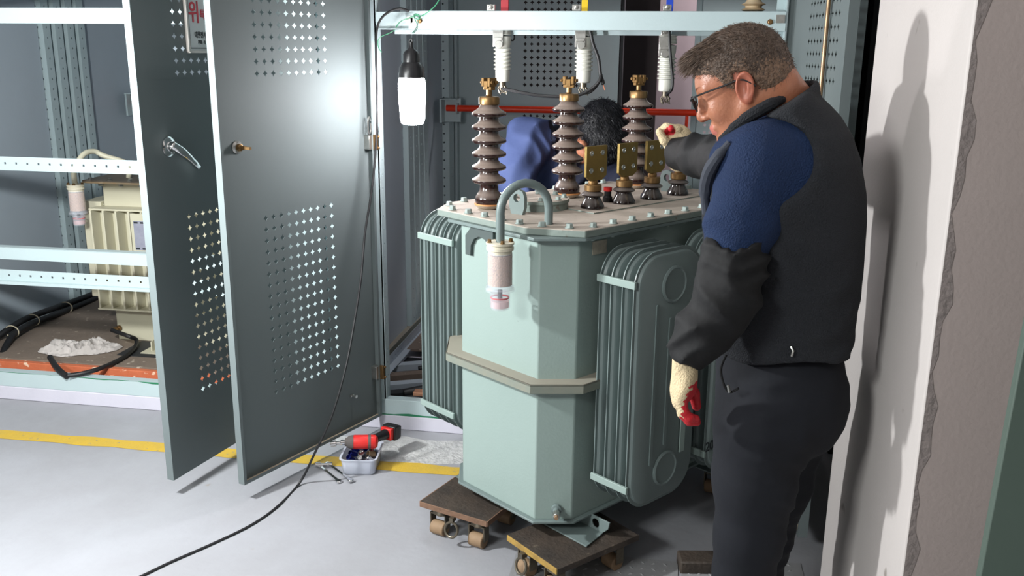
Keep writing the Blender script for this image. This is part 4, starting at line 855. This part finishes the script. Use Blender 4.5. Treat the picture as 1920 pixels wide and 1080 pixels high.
# things on the floor behind the man
m = MB(); m.tube([(.47, 3.42, .02), (.52, 3.36, .03), (.58, 3.40, .02), (.55, 3.47, .02), (.49, 3.45, .02)], .008, 8, smooth=5, closed=False); tag(m.build('cable_coil', BLACK), 'small black cable coil on the floor in the shadow behind the man', 'cable')
# ================================================================== PEOPLE
def smin(a, b, k):
    h = np.clip(.5+.5*(b-a)/k, 0, 1); return b*(1-h)+a*h-k*h*(1-h)
def smax(a, b, k): return -smin(-a, -b, k)
def ell(P, c, r, axes=None):
    q = P-np.array(c, float)
    if axes is not None: q = q @ np.array([list(a) for a in axes]).T
    r = np.array(r, float); k0 = np.linalg.norm(q/r, axis=-1); k1 = np.linalg.norm(q/(r*r), axis=-1)
    return k0*(k0-1)/np.maximum(k1, 1e-9)
def cone(P, a, b, r1, r2, squash=None):
    a = np.array(a, float); b = np.array(b, float); ab = b-a
    if squash is not None:
        ax, f = squash; ax = np.array(ax, float); P = P+np.outer(((P-a) @ ax)*(f-1), ax)*1.0
    t = np.clip(((P-a) @ ab)/(ab @ ab), 0, 1); return np.linalg.norm(P-a-t[:, None]*ab, axis=-1)-(r1+(r2-r1)*t)
def chain(P, pts, rs, k=.01):
    d = None
    for i in range(len(pts)-1):
        c = cone(P, pts[i], pts[i+1], rs[i], rs[i+1]); d = c if d is None else smin(d, c, k)
    return d
def nets(f, lo, hi, h):
    lo = np.array(lo, float); hi = np.array(hi, float); n = np.maximum(np.ceil((hi-lo)/h).astype(int)+1, 3)
    g = np.stack(np.meshgrid(*[lo[i]+h*np.arange(n[i]) for i in range(3)], indexing='ij'), -1); Fv = f(g.reshape(-1, 3)).reshape(n)
    ins = Fv < 0; ce = n-1; cnt = np.zeros(ce); acc = np.zeros((*ce, 3))
    corners = [(i, j, k) for i in (0, 1) for j in (0, 1) for k in (0, 1)]
    sl = lambda c: tuple(slice(c[i], c[i]+ce[i]) for i in range(3))
    for a in corners:
        for ax in range(3):
            if a[ax]: continue
            b = list(a); b[ax] = 1; b = tuple(b); fa = Fv[sl(a)]; fb = Fv[sl(b)]; cr = (fa < 0) != (fb < 0)
            t = np.where(cr, fa/np.where(cr, fa-fb, 1), 0)
            p = np.array(a, float)+np.zeros((*ce, 3)); p[..., ax] += t
            acc += p*cr[..., None]; cnt += cr
    act = cnt > 0; idx = -np.ones(ce, int); idx[act] = np.arange(act.sum()); I = np.argwhere(act)
    V = lo+h*(I+acc[act]/cnt[act][:, None]); quads = []
    for ax in range(3):
        u, v = (ax+1) % 3, (ax+2) % 3
        s0 = [slice(None)]*3; s1 = [slice(None)]*3; s0[ax] = slice(0, n[ax]-1); s1[ax] = slice(1, n[ax])
        A = ins[tuple(s0)]; B = ins[tuple(s1)]; ed = np.argwhere(A != B); sg = A[tuple(ed.T)]
        ok = (ed[:, u] > 0) & (ed[:, v] > 0) & (ed[:, u] < n[u]-1) & (ed[:, v] < n[v]-1); ed = ed[ok]; sg = sg[ok]
        def off(du, dv): e = ed.copy(); e[:, u] -= du; e[:, v] -= dv; return idx[tuple(e.T)]
        q = np.stack([off(0, 0), off(1, 0), off(1, 1), off(0, 1)], 1); q[~sg] = q[~sg][:, ::-1]; quads.append(q[:, ::-1][:, ::-1])
    Q = np.concatenate(quads); Q = Q[(Q >= 0).all(1)]
    return V, Q
def sculpt(name, f, lo, hi, h, m, parent, split=None, smooth=1):
    V, Q = nets(f, lo, hi, h)
    mb = MB(); mb.v = [tuple(v) for v in V]; mb.f = [tuple(int(i) for i in q) for q in Q]
    mb.m = [0]*len(Q) if split is None else [int(i) for i in split(V[Q].mean(1))]
    o = mb.build(name, m, parent, angle=180)
    bm = bmesh.new(); bm.from_mesh(o.data); bmesh.ops.recalc_face_normals(bm, faces=bm.faces)
    for _ in range(smooth): bmesh.ops.smooth_vert(bm, verts=bm.verts, factor=.5, use_axis_x=True, use_axis_y=True, use_axis_z=True)
    bm.to_mesh(o.data); bm.free(); return o, V
def folds(P, dirs, amp, fr, seed=0):
    a = P @ np.array(dirs[0]); b = P @ np.array(dirs[1]); w = np.sin(b*fr*.37+seed)*1.3+np.sin(a*fr*.23+seed*2+b*fr*.11)*1.1
    return amp*(1-np.abs(np.sin(a*fr+w)))*(.5+.5*np.sin(b*fr*.31+a*fr*.17+seed*3))
def px(x, y, Y): return np.array(at(x, y, Y))
def box_of(pts, r):
    A = np.array(pts); return A.min(0)-r, A.max(0)+r
MAN = thing('person', 'standing man in glasses, charcoal vest, blue shirt and work gloves leaning over the green transformer', 'person', (.23, 2.10, 0))
# --- head
hp, hy_ = math.radians(25), math.radians(12); HC = Vector((.150, 2.08, 1.506)); HS = .935
Ff = Vector((-math.cos(hp)*math.cos(hy_), math.cos(hp)*math.sin(hy_), -math.sin(hp))); Fl = Vector((-math.sin(hy_), -math.cos(hy_), 0)); Fu = Ff.cross(Fl).normalized()
if Fu.z < 0: Fu = -Fu
HM = np.array([list(Ff), list(Fl), list(Fu)])
def toH(P): return (P-np.array(HC)) @ HM.T / HS
def H(f, l, u): return HC+(Ff*f+Fl*l+Fu*u)*HS
neck_lo = px(1474, 232, 2.12)
def head_core(P):
    q = toH(P); q[:, 1] = np.abs(q[:, 1]); E = lambda c, r: ell(q, c, r); Cn = lambda a, b, r1, r2: cone(q, a, b, r1, r2)
    d = E((-.012, 0, .035), (.100, .078, .088))
    d = smin(d, E((.030, 0, .020), (.068, .066, .066)), .03)
    d = smin(d, E((.030, 0, -.045), (.058, .056, .070)), .03)
    d = smin(d, Cn((-.005, .054, -.052), (.072, .012, -.104), .022, .018), .03)
    d = smin(d, E((.052, .036, -.030), (.034, .028, .030)), .02)
    d = smin(d, E((.078, 0, -.100), (.020, .020, .016)), .018)
    d = smin(d, Cn((.078, .012, .026), (.066, .050, .024), .013, .012), .014)
    d = smax(d, -ell(q, (.100, .032, .006), (.020, .019, .013)), .012)
    d = smin(d, E((.074, .031, .004), (.016, .0165, .0135)), .004)
    d = smin(d, Cn((.090, 0, .016), (.112, 0, -.026), .008, .0115), .012)
    d = smin(d, E((.107, .0, -.033), (.014, .011, .010)), .006)
    d = smin(d, E((.098, .013, -.034), (.011, .0075, .008)), .006)
    d = smax(d, -ell(q, (.104, .007, -.043), (.006, .004, .004)), .003)
    d = smin(d, E((.086, 0, -.066), (.016, .026, .018)), .012)
    d = smin(d, Cn((.099, 0, -.0625), (.090, .021, -.067), .0062, .003), .004)
    d = smin(d, Cn((.097, 0, -.0725), (.089, .019, -.071), .0070, .003), .004)
    d = smax(d, -cone(q, (.108, 0, -.0675), (.094, .022, -.0695), .0018, .0012), .002)
    d = d*HS
    nk = cone(P, H(-.045, 0, -.055), neck_lo, .056, .070)
    d = smin(d, nk, .03)
    d = smin(d, cone(P, H(-.075, 0, -.03), neck_lo+np.array([.02, 0, .01]), .045, .062), .03)
    return d
def ear_sdf(q, sgn):
    q = q.copy(); q[:, 1] *= sgn; ax = (Vector((.93, -.2, .30)).normalized(), None)
    e1 = Vector((.95, .10, .28)).normalized(); e3 = Vector((-.27, .12, .955)).normalized(); e2 = e3.cross(e1).normalized(); A = (e1, e2, e3)
    c = (-.016, .0790, -.006)
    d = ell(q, c, (.021, .0065, .034), A)
    p = (q-np.array(c)) @ np.array([list(a) for a in A]).T
    rim = np.sqrt((np.hypot(p[:, 0]/.0195, p[:, 2]/.0325)-.93)**2*.0006+(p[:, 1]-.004)**2)-.0036
    d = smin(d, rim, .003); d = smax(d, -ell(q, (-.012, .089, -.004), (.012, .0115, .021), A), .003)
    d = smin(d, ell(q, (-.013, .078, -.035), (.009, .006, .010)), .006)
    return d
def skin(P):
    q = toH(P); d = head_core(P)
    return smin(d, smin(ear_sdf(q, 1), ear_sdf(q, -1), .001)*HS, .005)
def lipsplit(C):
    q = toH(C); lip = (q[:, 2] > -.0800) & (q[:, 2] < -.0575) & (np.abs(q[:, 1]) < .024-.0) & (q[:, 0] > .0925-.30*np.abs(q[:, 1])) & (q[:, 0] > .088)
    ear = (np.abs(q[:, 1]) > .0775) & (q[:, 0] < .012)
    return np.where(lip, 1, np.where(ear, 2, 0))
lo, hi = box_of([HC, neck_lo], .155)
body, _ = sculpt('body', skin, lo, hi, .0032, [SKIN, LIPS, SKINE], MAN, lipsplit)
for s in (-1, 1):
    m = MB(); m.ball(H(.0765, .031*s, .004), .0118*HS, 14); m.k = 1; m.ball(H(.0845, .031*s, .0015), .0052*HS, 10); m.build('eye', [EYEW, BLACK], MAN)
# hair
def hn(q, f): return np.sin(q[:, 0]*f+1.3*np.sin(q[:, 2]*f*.7))*np.sin(q[:, 1]*f*1.1+q[:, 2]*f*.5)*np.sin(q[:, 2]*f+q[:, 0]*f*.6)
def hairf(P, bulk=.0):
    q = toH(P); a = q.copy(); a[:, 1] = np.abs(a[:, 1])
    d = ell(q, (-.014, 0, .040), (.107+bulk, .085+bulk, .096+bulk))
    d = smin(d, ell(q, (-.060, 0, -.005), (.060, .066, .060)), .02)
    d = smin(d, ell(q, (.062, 0, .098), (.040, .058, .022)), .03)
    # hairline: keep above/behind it
    line = np.where(a[:, 0] > -.0, .070-.55*np.clip(.080-a[:, 0], 0, .07)-.25*np.clip(a[:, 1]-.045, 0, 1)*0, 0.0)
    keep = np.interp(a[:, 0], [-.12, -.055, -.030, -.002, .004, .026, .036, .060, .090, .12], [-.062, -.058, .022, .034, -.004, .004, .040, .050, .060, .070])
    d = smax(d, (keep-a[:, 2])*.8, .006)
    return d*HS+hn(q, 210)*.0012
def hsplit(C):
    q = toH(C); return (q[:, 2]+.012*np.sin(q[:, 0]*90)+.01*np.random.RandomState(1).normal(0, 1, len(q)) < .040+.25*np.clip(q[:, 0], -.1, .1)).astype(int)
ho, HV = sculpt('hair', hairf, lo, hi, .0036, [HAIRM, HAIRF], MAN, hsplit)
def strands(mb, V, f, n, L_, lean, wd=.0006, rnd=.5):
    rs = np.random.RandomState(5); V = V[rs.randint(0, len(V), n)]; e = 1e-3
    N = np.stack([f(V+np.array(d)*e)-f(V-np.array(d)*e) for d in ((1, 0, 0), (0, 1, 0), (0, 0, 1))], 1); N /= np.linalg.norm(N, axis=1)[:, None]+1e-9
    for p, nn_ in zip(V, N):
        ln = lean(p) if callable(lean) else lean
        d = Vector(nn_)*.55+Vector(ln)+Vector(rs.normal(0, rnd, 3))*.35; d.normalize(); l = L_*rs.uniform(.6, 1.3)
        s = d.orthogonal().normalized(); a = rs.uniform(0, 6.28); s = (s*math.cos(a)+d.cross(s)*math.sin(a))*wd
        p = Vector(p)-d*.001; q = p+d*l*.6; r_ = p+d*l+Vector((0, 0, -l*.12))
        mb.add([p-s, p+s, q+s*.7, q-s*.7, r_], [(0, 1, 2, 3), (3, 2, 4)])
m = MB(); strands(m, HV, hairf, 9000, .0085, lambda p: tuple(Ff*.55+Fu*(-.1)), .00055)
top = HV[(toH(HV)[:, 2] > .085) & (toH(HV)[:, 0] > .0)]
strands(m, top, hairf, 2000, .017, lambda p: tuple(Ff*1.5-Fu*.25), .0006, .3)
fr_ = HV[(toH(HV)[:, 2] > .075) & (toH(HV)[:, 0] > .055)]
strands(m, fr_, hairf, 500, .026, lambda p: tuple(Ff*1.7-Fu*.5), .0006, .3)
m.build('hair_strands', HAIRS, ho, flat=True)
# brows
rs = np.random.RandomState(2)
for s in (-1, 1):
    m = MB()
    for i in range(90):
        t = rs.uniform(0, 1); p = H(.0945-.020*t*t, s*(.014+.036*t), .030+.006*math.sin(t*2.6)+rs.uniform(-.003, .003)); d = (Fl*s*.8+Ff*.3-Fu*.25).normalized(); k = Fu*.0005; m.add([p-k, p+k, p+d*.008], [(0, 1, 2)])
    m.build('eyebrow', HAIRS, MAN, flat=True)
# glasses
GL = thing('glasses', None, None, parent=MAN)
for s in (-1, 1):
    pts = [H(.112-abs(math.cos(t))*.0-.004*(math.cos(t)*s > 0), s*.034+.0245*math.cos(t)*(1 if abs(math.cos(t)) < .8 else .97), .004+.0175*math.sin(t)) for t in [i*math.pi/12 for i in range(24)]]
    m = MB(); m.tube(pts, .0017, 8, closed=True); m.tube([H(.110, s*.058, .014), H(.104, s*.066, .017), H(.085, s*.075, .018), H(.03, s*.080, .015), H(-.012, s*.083, .013), H(-.030, s*.083, -.002), H(-.038, s*.080, -.014)], .0020, 8, smooth=3)
    m.build('frame', BLACKP, GL)
    m = MB(); m.add(pts+[H(.111, s*.034, .004)], [(i, (i+1) % 24, 24) for i in range(24)]); m.build('lens', mat('spectacle lens', (240, 244, 246), rough=.02, trans=1, ior=1.02), GL)
m = MB(); m.tube([H(.112, -.011, .008), H(.116, 0, .012), H(.112, .011, .008)], .0016, 8, smooth=3); m.build('bridge', BLACKP, GL)
# --- trousers
YM = 2.10
def pants(P):
    d = ell(P, px(1460, 700, YM), (.142, .150, .135)); d = smin(d, ell(P, px(1478, 742, YM), (.128, .155, .120)), .04)
    kn = px(1404, 1000, 2.02); an = np.array([.215, 2.04, .09]); hpj = px(1424, 800, 2.02)
    d = smin(d, chain(P, [hpj, (hpj+kn)/2, kn, (kn*.45+an*.55), an], [.104, .090, .076, .070, .064], .03), .05)
    kn2 = px(1425, 1000, 2.24); an2 = np.array([.27, 2.25, .09]); hp2 = px(1468, 800, 2.19)
    d = smin(d, chain(P, [hp2, (hp2+kn2)/2, kn2, an2], [.106, .094, .078, .064], .03), .05)
    d = smin(d, ell(P, px(1505, 770, YM+.02), (.085, .12, .10)), .05)
    d = d-folds(P, ((.35, .1, .95), (.9, .3, -.2)), .006, 62, 1.)-folds(P, ((.9, .2, .3), (0, .3, 1)), .005, 38, 2.)
    return smax(d, P[:, 2]-px(1460, 636, YM)[2], .01)
sculpt('trousers', pants, (-.02, 1.82, .05), (.50, 2.45, 1.08), .0085, NAVY, MAN)
# pocket and zip pulls
m = MB(); m.tube([at(1362, 665, 1.955), at(1352, 690, 1.945), at(1356, 718, 1.94), at(1368, 735, 1.935), at(1385, 728, 1.93)], .0028, 8, smooth=5); m.build('pocket_edge', SLEEVEC, MAN)
m = MB(); m.cyl(at(1365, 722, 1.93), at(1368, 736, 1.928), .0035, 8); m.build('zip_pull', STEEL, MAN)
m = MB(); m.tube([at(1483, 650, 1.935), at(1487, 658, 1.93), at(1484, 668, 1.93)], .0028, 6); m.build('zip_pull', STEEL, MAN)
# --- shoes
for i, (x, y) in enumerate(((.165, 2.03), (.225, 2.25))):
    def shoe(P, x=x, y=y): 
        d = ell(P, (x-.03, y, .045), (.135, .048, .045)); d = smin(d, ell(P, (x+.05, y, .07), (.06, .042, .06)), .03); return smax(d, -P[:, 2]+.003, .004)
    sculpt('shoe', shoe, (x-.2, y-.08, -.01), (x+.15, y+.08, .15), .007, BLACKP, MAN)
# --- vest / torso
zs_px = [(178, 1482, .050, .070), (195, 1486, .070, .110), (215, 1480, .096, .150), (245, 1474, .122, .182), (290, 1469, .146, .200), (350, 1467, .163, .198), (400, 1466, .168, .190), (500, 1464, .168, .172), (600, 1459, .158, .160), (655, 1461, .146, .158)]
sec = [(px(cx, y, YM), hw, hd) for y, cx, hw, hd in zs_px]
sz = np.array([s[0][2] for s in sec])[::-1]; sx = np.array([s[0][0] for s in sec])[::-1]; shw = np.array([s[1] for s in sec])[::-1]; shd = np.array([s[2] for s in sec])[::-1]
yw = math.radians(14)
def torso(P, grow=0.):
    z = P[:, 2]; cx = np.interp(z, sz, sx); hw = np.interp(z, sz, shw)+grow; hd = np.interp(z, sz, shd)+grow
    x = P[:, 0]-cx; y = P[:, 1]-YM; a = x*math.cos(yw)+y*math.sin(yw)*.6; b = -x*math.sin(yw)*.6+y*math.cos(yw)
    k = (np.abs(a/hw)**2.3+np.abs(b/hd)**2.3)**(1/2.3); d = (k-1)*np.minimum(hw, hd)*.9
    return d
VT = sz[-1]
def vest(P):
    d = torso(P); d = smin(d, cone(P, px(1480, 205, YM-.10), px(1480, 205, YM+.10), .05, .05), .05)
    d = d-folds(P, ((.10, .1, 1), (1, .2, 0)), .0045, 70, .5)*np.clip((1.28-P[:, 2])/.2, 0, 1)
    Q = P+np.stack([np.sin(P[:, 2]*23+P[:, 1]*9), np.sin(P[:, 0]*17+1), np.sin(P[:, 0]*21+P[:, 1]*7)], 1)*.02
    d = d-folds(Q, ((.25, .1, .95), (1, .2, 0)), .006, 44, 2.5)
    d = smax(d, sz[0]+.012-P[:, 2]+.010*np.sin(P[:, 0]*22+1), .008)
    # neck opening plane
    n_ = np.array([-.52, -.05, .85]); p0 = px(1420, 218, 2.10); d = smax(d, -(head_core(P)-.009), .006)
    return smax(d, (P-p0) @ (n_/np.linalg.norm(n_))-.012, .012)
# --- shirt sleeve (near arm)
SH = px(1430, 300, 1.975); EL = px(1368, 500, 1.925); WR = px(1284, 682, 1.90)
def sleeve(P):
    d = ell(P, SH+np.array([.002, .0, .0]), (.078, .074, .076)); d = smin(d, chain(P, [SH, SH*.45+EL*.55, EL], [.076, .071, .062], .03), .03)
    d = smin(d, ell(P, px(1370, 300, 2.03), (.045, .05, .05)), .05)
    Q = P+np.stack([np.sin(P[:, 2]*33+P[:, 1]*9), np.sin(P[:, 0]*27+1), np.sin(P[:, 0]*31+2)], 1)*.014
    d = d-folds(Q, ((-.35, .3, .9), (.9, .2, .3)), .009, 50, 2.)*np.clip((1.42-P[:, 2])/.12, .25, 1)
    return smax(d, px(1400, 478, 1.93)[2]-P[:, 2], .008)
AR = SH*.62+EL*.38
def vest2(P):
    d = vest(P); arm = cone(P, SH+np.array([.012, -.25, .005]), SH+np.array([.012, .03, .005]), .082, .080)
    arm = smin(arm, cone(P, EL+np.array([.03, -.25, .09]), EL+np.array([.03, .0, .09]), .058, .05), .06)
    return smax(d, -arm, .012)
lo, hi = box_of([s[0] for s in sec], .24)
sculpt('vest', vest2, lo, hi, .0075, VEST, MAN)
def undershirt(P): return smax(torso(P, -.012), 1.05-P[:, 2], .01)
sculpt('shirt', lambda P: smin(smax(undershirt(P), P[:, 2]-1.47, .02), sleeve(P), .02), *box_of([SH, EL, px(1465, 500, YM)], .20), .0075, BLUE, MAN)
# collar trim of the vest front
m = MB(); m.tube([at(1325, 400, 2.0), at(1322, 360, 1.99), at(1328, 325, 1.97), at(1345, 295, 1.95), at(1368, 268, 1.95)], [.010, .014, .014, .012, .008], 10, smooth=4); m.build('vest_trim', VESTL, MAN)
m = MB(); m.tube([at(1352, 262, 2.03), at(1375, 240, 2.0), at(1405, 218, 1.985), at(1440, 198, 1.99), at(1466, 186, 2.02)], [.008, .011, .013, .013, .010], 10, smooth=4); m.build('vest_collar', VEST, MAN)
# over-sleeve near arm
def cuff(P):
    A = [px(1378, 452, 1.925), px(1374, 490, 1.92), px(1362, 560, 1.905), px(1322, 622, 1.90), px(1292, 662, 1.90)]
    d = chain(P, A, [.056, .059, .060, .052, .041], .03)
    P0 = P; P = P+np.stack([np.sin(P[:, 2]*37+P[:, 1]*9), np.sin(P[:, 0]*27+1), np.sin(P[:, 0]*41+2)], 1)*.016
    ax = A[2]-A[4]; d = d-folds(P, ((-.35, .25, .9), (.8, .4, .4)), .011, 64, .7)-folds(P, ((.8, .1, .55), (-.3, .5, .8)), .009, 47, 2.2)
    top_ = (P-A[0]) @ np.array([-.05, 0, 1.])+.004*np.sin(P[:, 0]*260)
    d = smax(d, top_-.010, .006); n_ = (A[4]-A[3])/np.linalg.norm(A[4]-A[3]); return smax(d, (P-A[4]) @ n_-.022, .006)
sculpt('over_sleeve', cuff, *box_of([px(1378, 452, 1.92), px(1292, 680, 1.9)], .11), .006, SLEEVEC, MAN)
# far arm reaching forward
S2 = px(1400, 300, 2.30); E2 = px(1352, 300, 2.52); W2 = px(1277, 290, 2.80)
def cuff2(P):
    d = chain(P, [S2, E2, E2*.5+W2*.5, W2], [.072, .056, .053, .047], .03)
    Q = P+np.stack([np.sin(P[:, 2]*31+P[:, 1]*9), np.sin(P[:, 0]*27+1), np.sin(P[:, 0]*33+2)], 1)*.018
    d = d-folds(Q, ((.85, -.2, -.45), (.1, .3, .95)), .012, 40, .3)-folds(Q, ((.5, .3, .8), (.9, .3, .1)), .007, 55, 1.3)
    n_ = (W2-E2)/np.linalg.norm(W2-E2); return smax(d, (P-W2) @ n_-.012, .006)
sculpt('over_sleeve', cuff2, *box_of([S2, E2, W2], .11), .006, SLEEVEC, MAN)
# --- gloved hands
def hand(wrist, palm_c, fingers, thumb, name, r=.0105, redtest=None, wr=.027, back=None, pr=(.045, .022, .045), axes=None):
    def f(P):
        d = cone(P, wrist, palm_c, wr, .026); d = smin(d, ell(P, palm_c, pr, axes), .016)
        for i, fg in enumerate(fingers):
            rr_ = [r*1.05, r, r*.95, r*.82][:len(fg)]; d = smin(d, chain(P, fg, rr_, .004), .0055)
        d = smin(d, chain(P, thumb, [.0145, .0125, .0105][:len(thumb)], .005), .007)
        q = np.linalg.norm(P-wrist, axis=1); return d+np.clip(.035-q, 0, .035)*.02*np.sin((P @ ((palm_c-wrist)/np.linalg.norm(palm_c-wrist)))*1200)
    allp = [wrist, palm_c]+[p for fg in fingers for p in fg]+list(thumb)
    return sculpt(name, f, *box_of(allp, .05), .0030, [GLOVE, GLOVER], MAN, redtest)
# near hand hanging: back of hand to the left, palm side to the right
def L(x, y, Y=1.9): return px(x, y, Y)
pc = L(1281, 726); ee1 = Vector((.97, 0, -.25)).normalized(); ee3 = Vector((.25, 0, .97)); ee2 = ee3.cross(ee1)
fings = []
for i, (dy, dx_, ln) in enumerate(((-.030, 3, .86), (-.010, 0, 1.0), (.011, 0, 1.02), (.031, 2, .94))):
    Y = 1.9+dy; K = L(1275+dx_, 748-2*(i == 0)*3, Y); s = ln
    fings.append([K, L(1275+dx_+4*s, 748+27*s, Y), L(1275+dx_+17*s, 748+41*s, Y), L(1275+dx_+31*s, 748+43*s, Y-dy*.3)])
def red1(C): 
    ax = np.array([.93, 0, .36]); m_ = L(1291, 712); e_ = L(1284, 790)
    x = C[:, 0]; z = C[:, 2]; zz = [L(1290, 796)[2], L(1290, 775)[2], L(1290, 745)[2], L(1300, 714)[2], L(1300, 700)[2]]
    xx = [L(1262, 796)[0], L(1280, 775)[0], L(1283, 745)[0], L(1296, 714)[0], L(1330, 700)[0]]
    return (x > np.interp(z, zz, xx)+.003*np.sin(C[:, 1]*300)+.003*np.sin(z*400)).astype(int)
hand(L(1284, 676), pc, fings, [L(1288, 712, 1.935), L(1301, 738, 1.95), L(1306, 762, 1.955)], 'gloved_hand', redtest=red1, pr=(.022, .046, .050), axes=(ee1, Vector((0, 1, 0)), ee3), r=.0108)
# far hand, loosely closed fist above the last bushing plate
def R_(x, y, Y=2.84): return px(x, y, Y)
pc2 = R_(1270, 262, 2.84); fings = []
for i, (dY, a, b) in enumerate(((-.034, 0, 0), (-.012, -3, -1), (.012, -3, 0), (.034, 0, 3))):
    Y = 2.84+dY; fings.append([R_(1270+a, 243+b, Y), R_(1252+a, 239+b, Y), R_(1241+a, 248+b, Y), R_(1246+a, 262+b, Y)])
def red2(C):
    c1 = R_(1256, 246, 2.80); return ((np.linalg.norm((C-c1)*np.array([1, .8, 1.25]), axis=1) < .017)).astype(int)
hand(R_(1273, 300, 2.82), pc2, fings, [R_(1263, 275, 2.80), R_(1245, 264, 2.785), R_(1236, 247, 2.785)], 'gloved_hand', redtest=red2, pr=(.046, .048, .047), wr=.036, r=.0125)
m = MB(); m.ball(R_(1258, 241, 2.79), (.009, .010, .011), 12); m.build('glove_fingertip', GLOVER, MAN)
# ------------------------------------------------------------------ crouching man
M2 = thing('person', 'crouching man with black hair and blue jacket, head bent down behind the brown bushings', 'person', (-.33, 3.98, .112))
Y2 = 3.72; HC2 = px(1128, 238, Y2)
def head2(P):
    d = ell(P, HC2, (.080, .088, .096)); d = smin(d, ell(P, HC2+np.array([-.03, .06, -.075]), (.06, .06, .075)), .04)
    d = smin(d, ell(P, px(1100, 283, Y2-.02), (.050, .055, .050)), .03)
    d = smin(d, ell(P, px(1092, 270, Y2-.07), (.02, .016, .016)), .012)
    return smin(d, cone(P, HC2+np.array([.0, .09, -.02]), np.array(px(1090, 300, Y2+.24)), .058, .068), .04)
sculpt('body', head2, *box_of([HC2, px(1090, 300, Y2+.24)], .13), .0055, SKIN, M2)
def hair2(P):
    d = ell(P, HC2+np.array([0, .01, .018]), (.089, .098, .092)); q = P-HC2; d = smin(d, ell(P, HC2+np.array([-.03, -.05, .0]), (.05, .04, .06)), .03); d = smin(d, ell(P, HC2+np.array([.012, -.015, -.045]), (.084, .086, .080)), .02)
    cut = (P-px(1092, 290, Y2-.08)) @ np.array([.60, .10, .80])
    d = smax(d, -cut, .01); q2 = P*1.0; return d+np.sin(P[:, 0]*120+np.sin(P[:, 2]*60)*1.5)*np.sin(P[:, 2]*50+P[:, 1]*40)*.0022
h2o, H2V = sculpt('hair', hair2, *box_of([HC2], .13), .0048, HAIRB, M2)
m = MB(); strands(m, H2V, hair2, 6500, .020, lambda p: tuple((Vector(p)-Vector(HC2)-Vector((.03, .03, .07))).normalized()*.4+Vector((.3, -.25, -.8))), .0008, .55); m.build('hair_strands', HAIRBS, h2o, flat=True)
def jac(P):
    d = ell(P, px(1050, 320, Y2+.30), (.22, .20, .19)); d = smin(d, ell(P, px(995, 262, Y2+.16), (.095, .10, .085)), .05)
    d = smin(d, chain(P, [px(992, 262, Y2+.12), px(965, 330, Y2-.02), px(985, 385, Y2-.08)], [.090, .075, .060], .03), .03)
    d = smin(d, chain(P, [px(1150, 300, Y2+.18), px(1172, 345, Y2+.02), px(1150, 385, Y2-.06)], [.075, .065, .055], .03), .03)
    d = smin(d, ell(P, (-.36, Y2+.42, .72), (.20, .22, .30)), .08)
    d = smax(d, -(head2(P)-.010), .008)
    w = np.stack([np.sin(P[:, 1]*14+P[:, 2]*19), np.sin(P[:, 0]*17+1), np.sin(P[:, 0]*13+P[:, 1]*11+2)], 1)*.03; Q = P+w
    return d-folds(Q, ((.80, .2, -.55), (-.3, .5, .8)), .024, 30, 1.9)-folds(Q, ((.95, .3, .1), (.3, .1, -.9)), .012, 47, .4)
def jsplit(C): return ((C[:, 0] > px(1030, 300, Y2)[0]-.25*(C[:, 2]-1.2)) & (C[:, 2] < 1.33)).astype(int)  # right side of the jacket takes the colour with shade painted in
sculpt('jacket', jac, (-.85, 3.35, .45), (.10, 4.45, 1.52), .010, [JACKET, JACKETSH], M2, jsplit)
m = MB(); m.tube([at(1030, 232, Y2+.02), at(1018, 280, Y2-.04), at(992, 320, Y2-.10), at(976, 352, Y2-.10)], .0018, 6, smooth=4) if False else None
def legs2(P):
    d = chain(P, [(-.46, Y2+.45, .55), (-.52, Y2+.10, .56), (-.50, Y2+.28, .18)], [.11, .085, .06], .03); d = smin(d, chain(P, [(-.24, Y2+.45, .55), (-.16, Y2+.12, .56), (-.20, Y2+.28, .18)], [.11, .085, .06], .03), .05)
    for x in (-.50, -.20): d = smin(d, ell(P, (x, Y2+.22, .155), (.05, .13, .043)), .02)
    return smax(d, .113-P[:, 2], .004)
sculpt('trousers', legs2, (-.72, 3.65, .10), (.05, 4.45, .72), .012, NAVY, M2)
for sgn, a in ((-1, px(985, 385, Y2-.08)), (1, px(1150, 385, Y2-.06))):
    tgt = a+np.array([0, -.07, -.07])
    def hf(P, a=a, tgt=tgt):
        d = cone(P, a, tgt, .030, .028); d = smin(d, ell(P, tgt, (.042, .035, .022)), .01)
        for i in range(4): k = tgt+np.array([-.03+.02*i, -.02, 0]); d = smin(d, chain(P, [k, k+np.array([0, -.035, -.008]), k+np.array([0, -.05, -.03])], [.010, .009, .008], .004), .005)
        return smin(d, chain(P, [tgt+np.array([.04*-sgn, 0, 0]), tgt+np.array([.055*-sgn, -.03, -.01])], [.012, .010], .004), .006)
    sculpt('gloved_hand', hf, *box_of([a, tgt], .10), .006, GLOVE, M2)
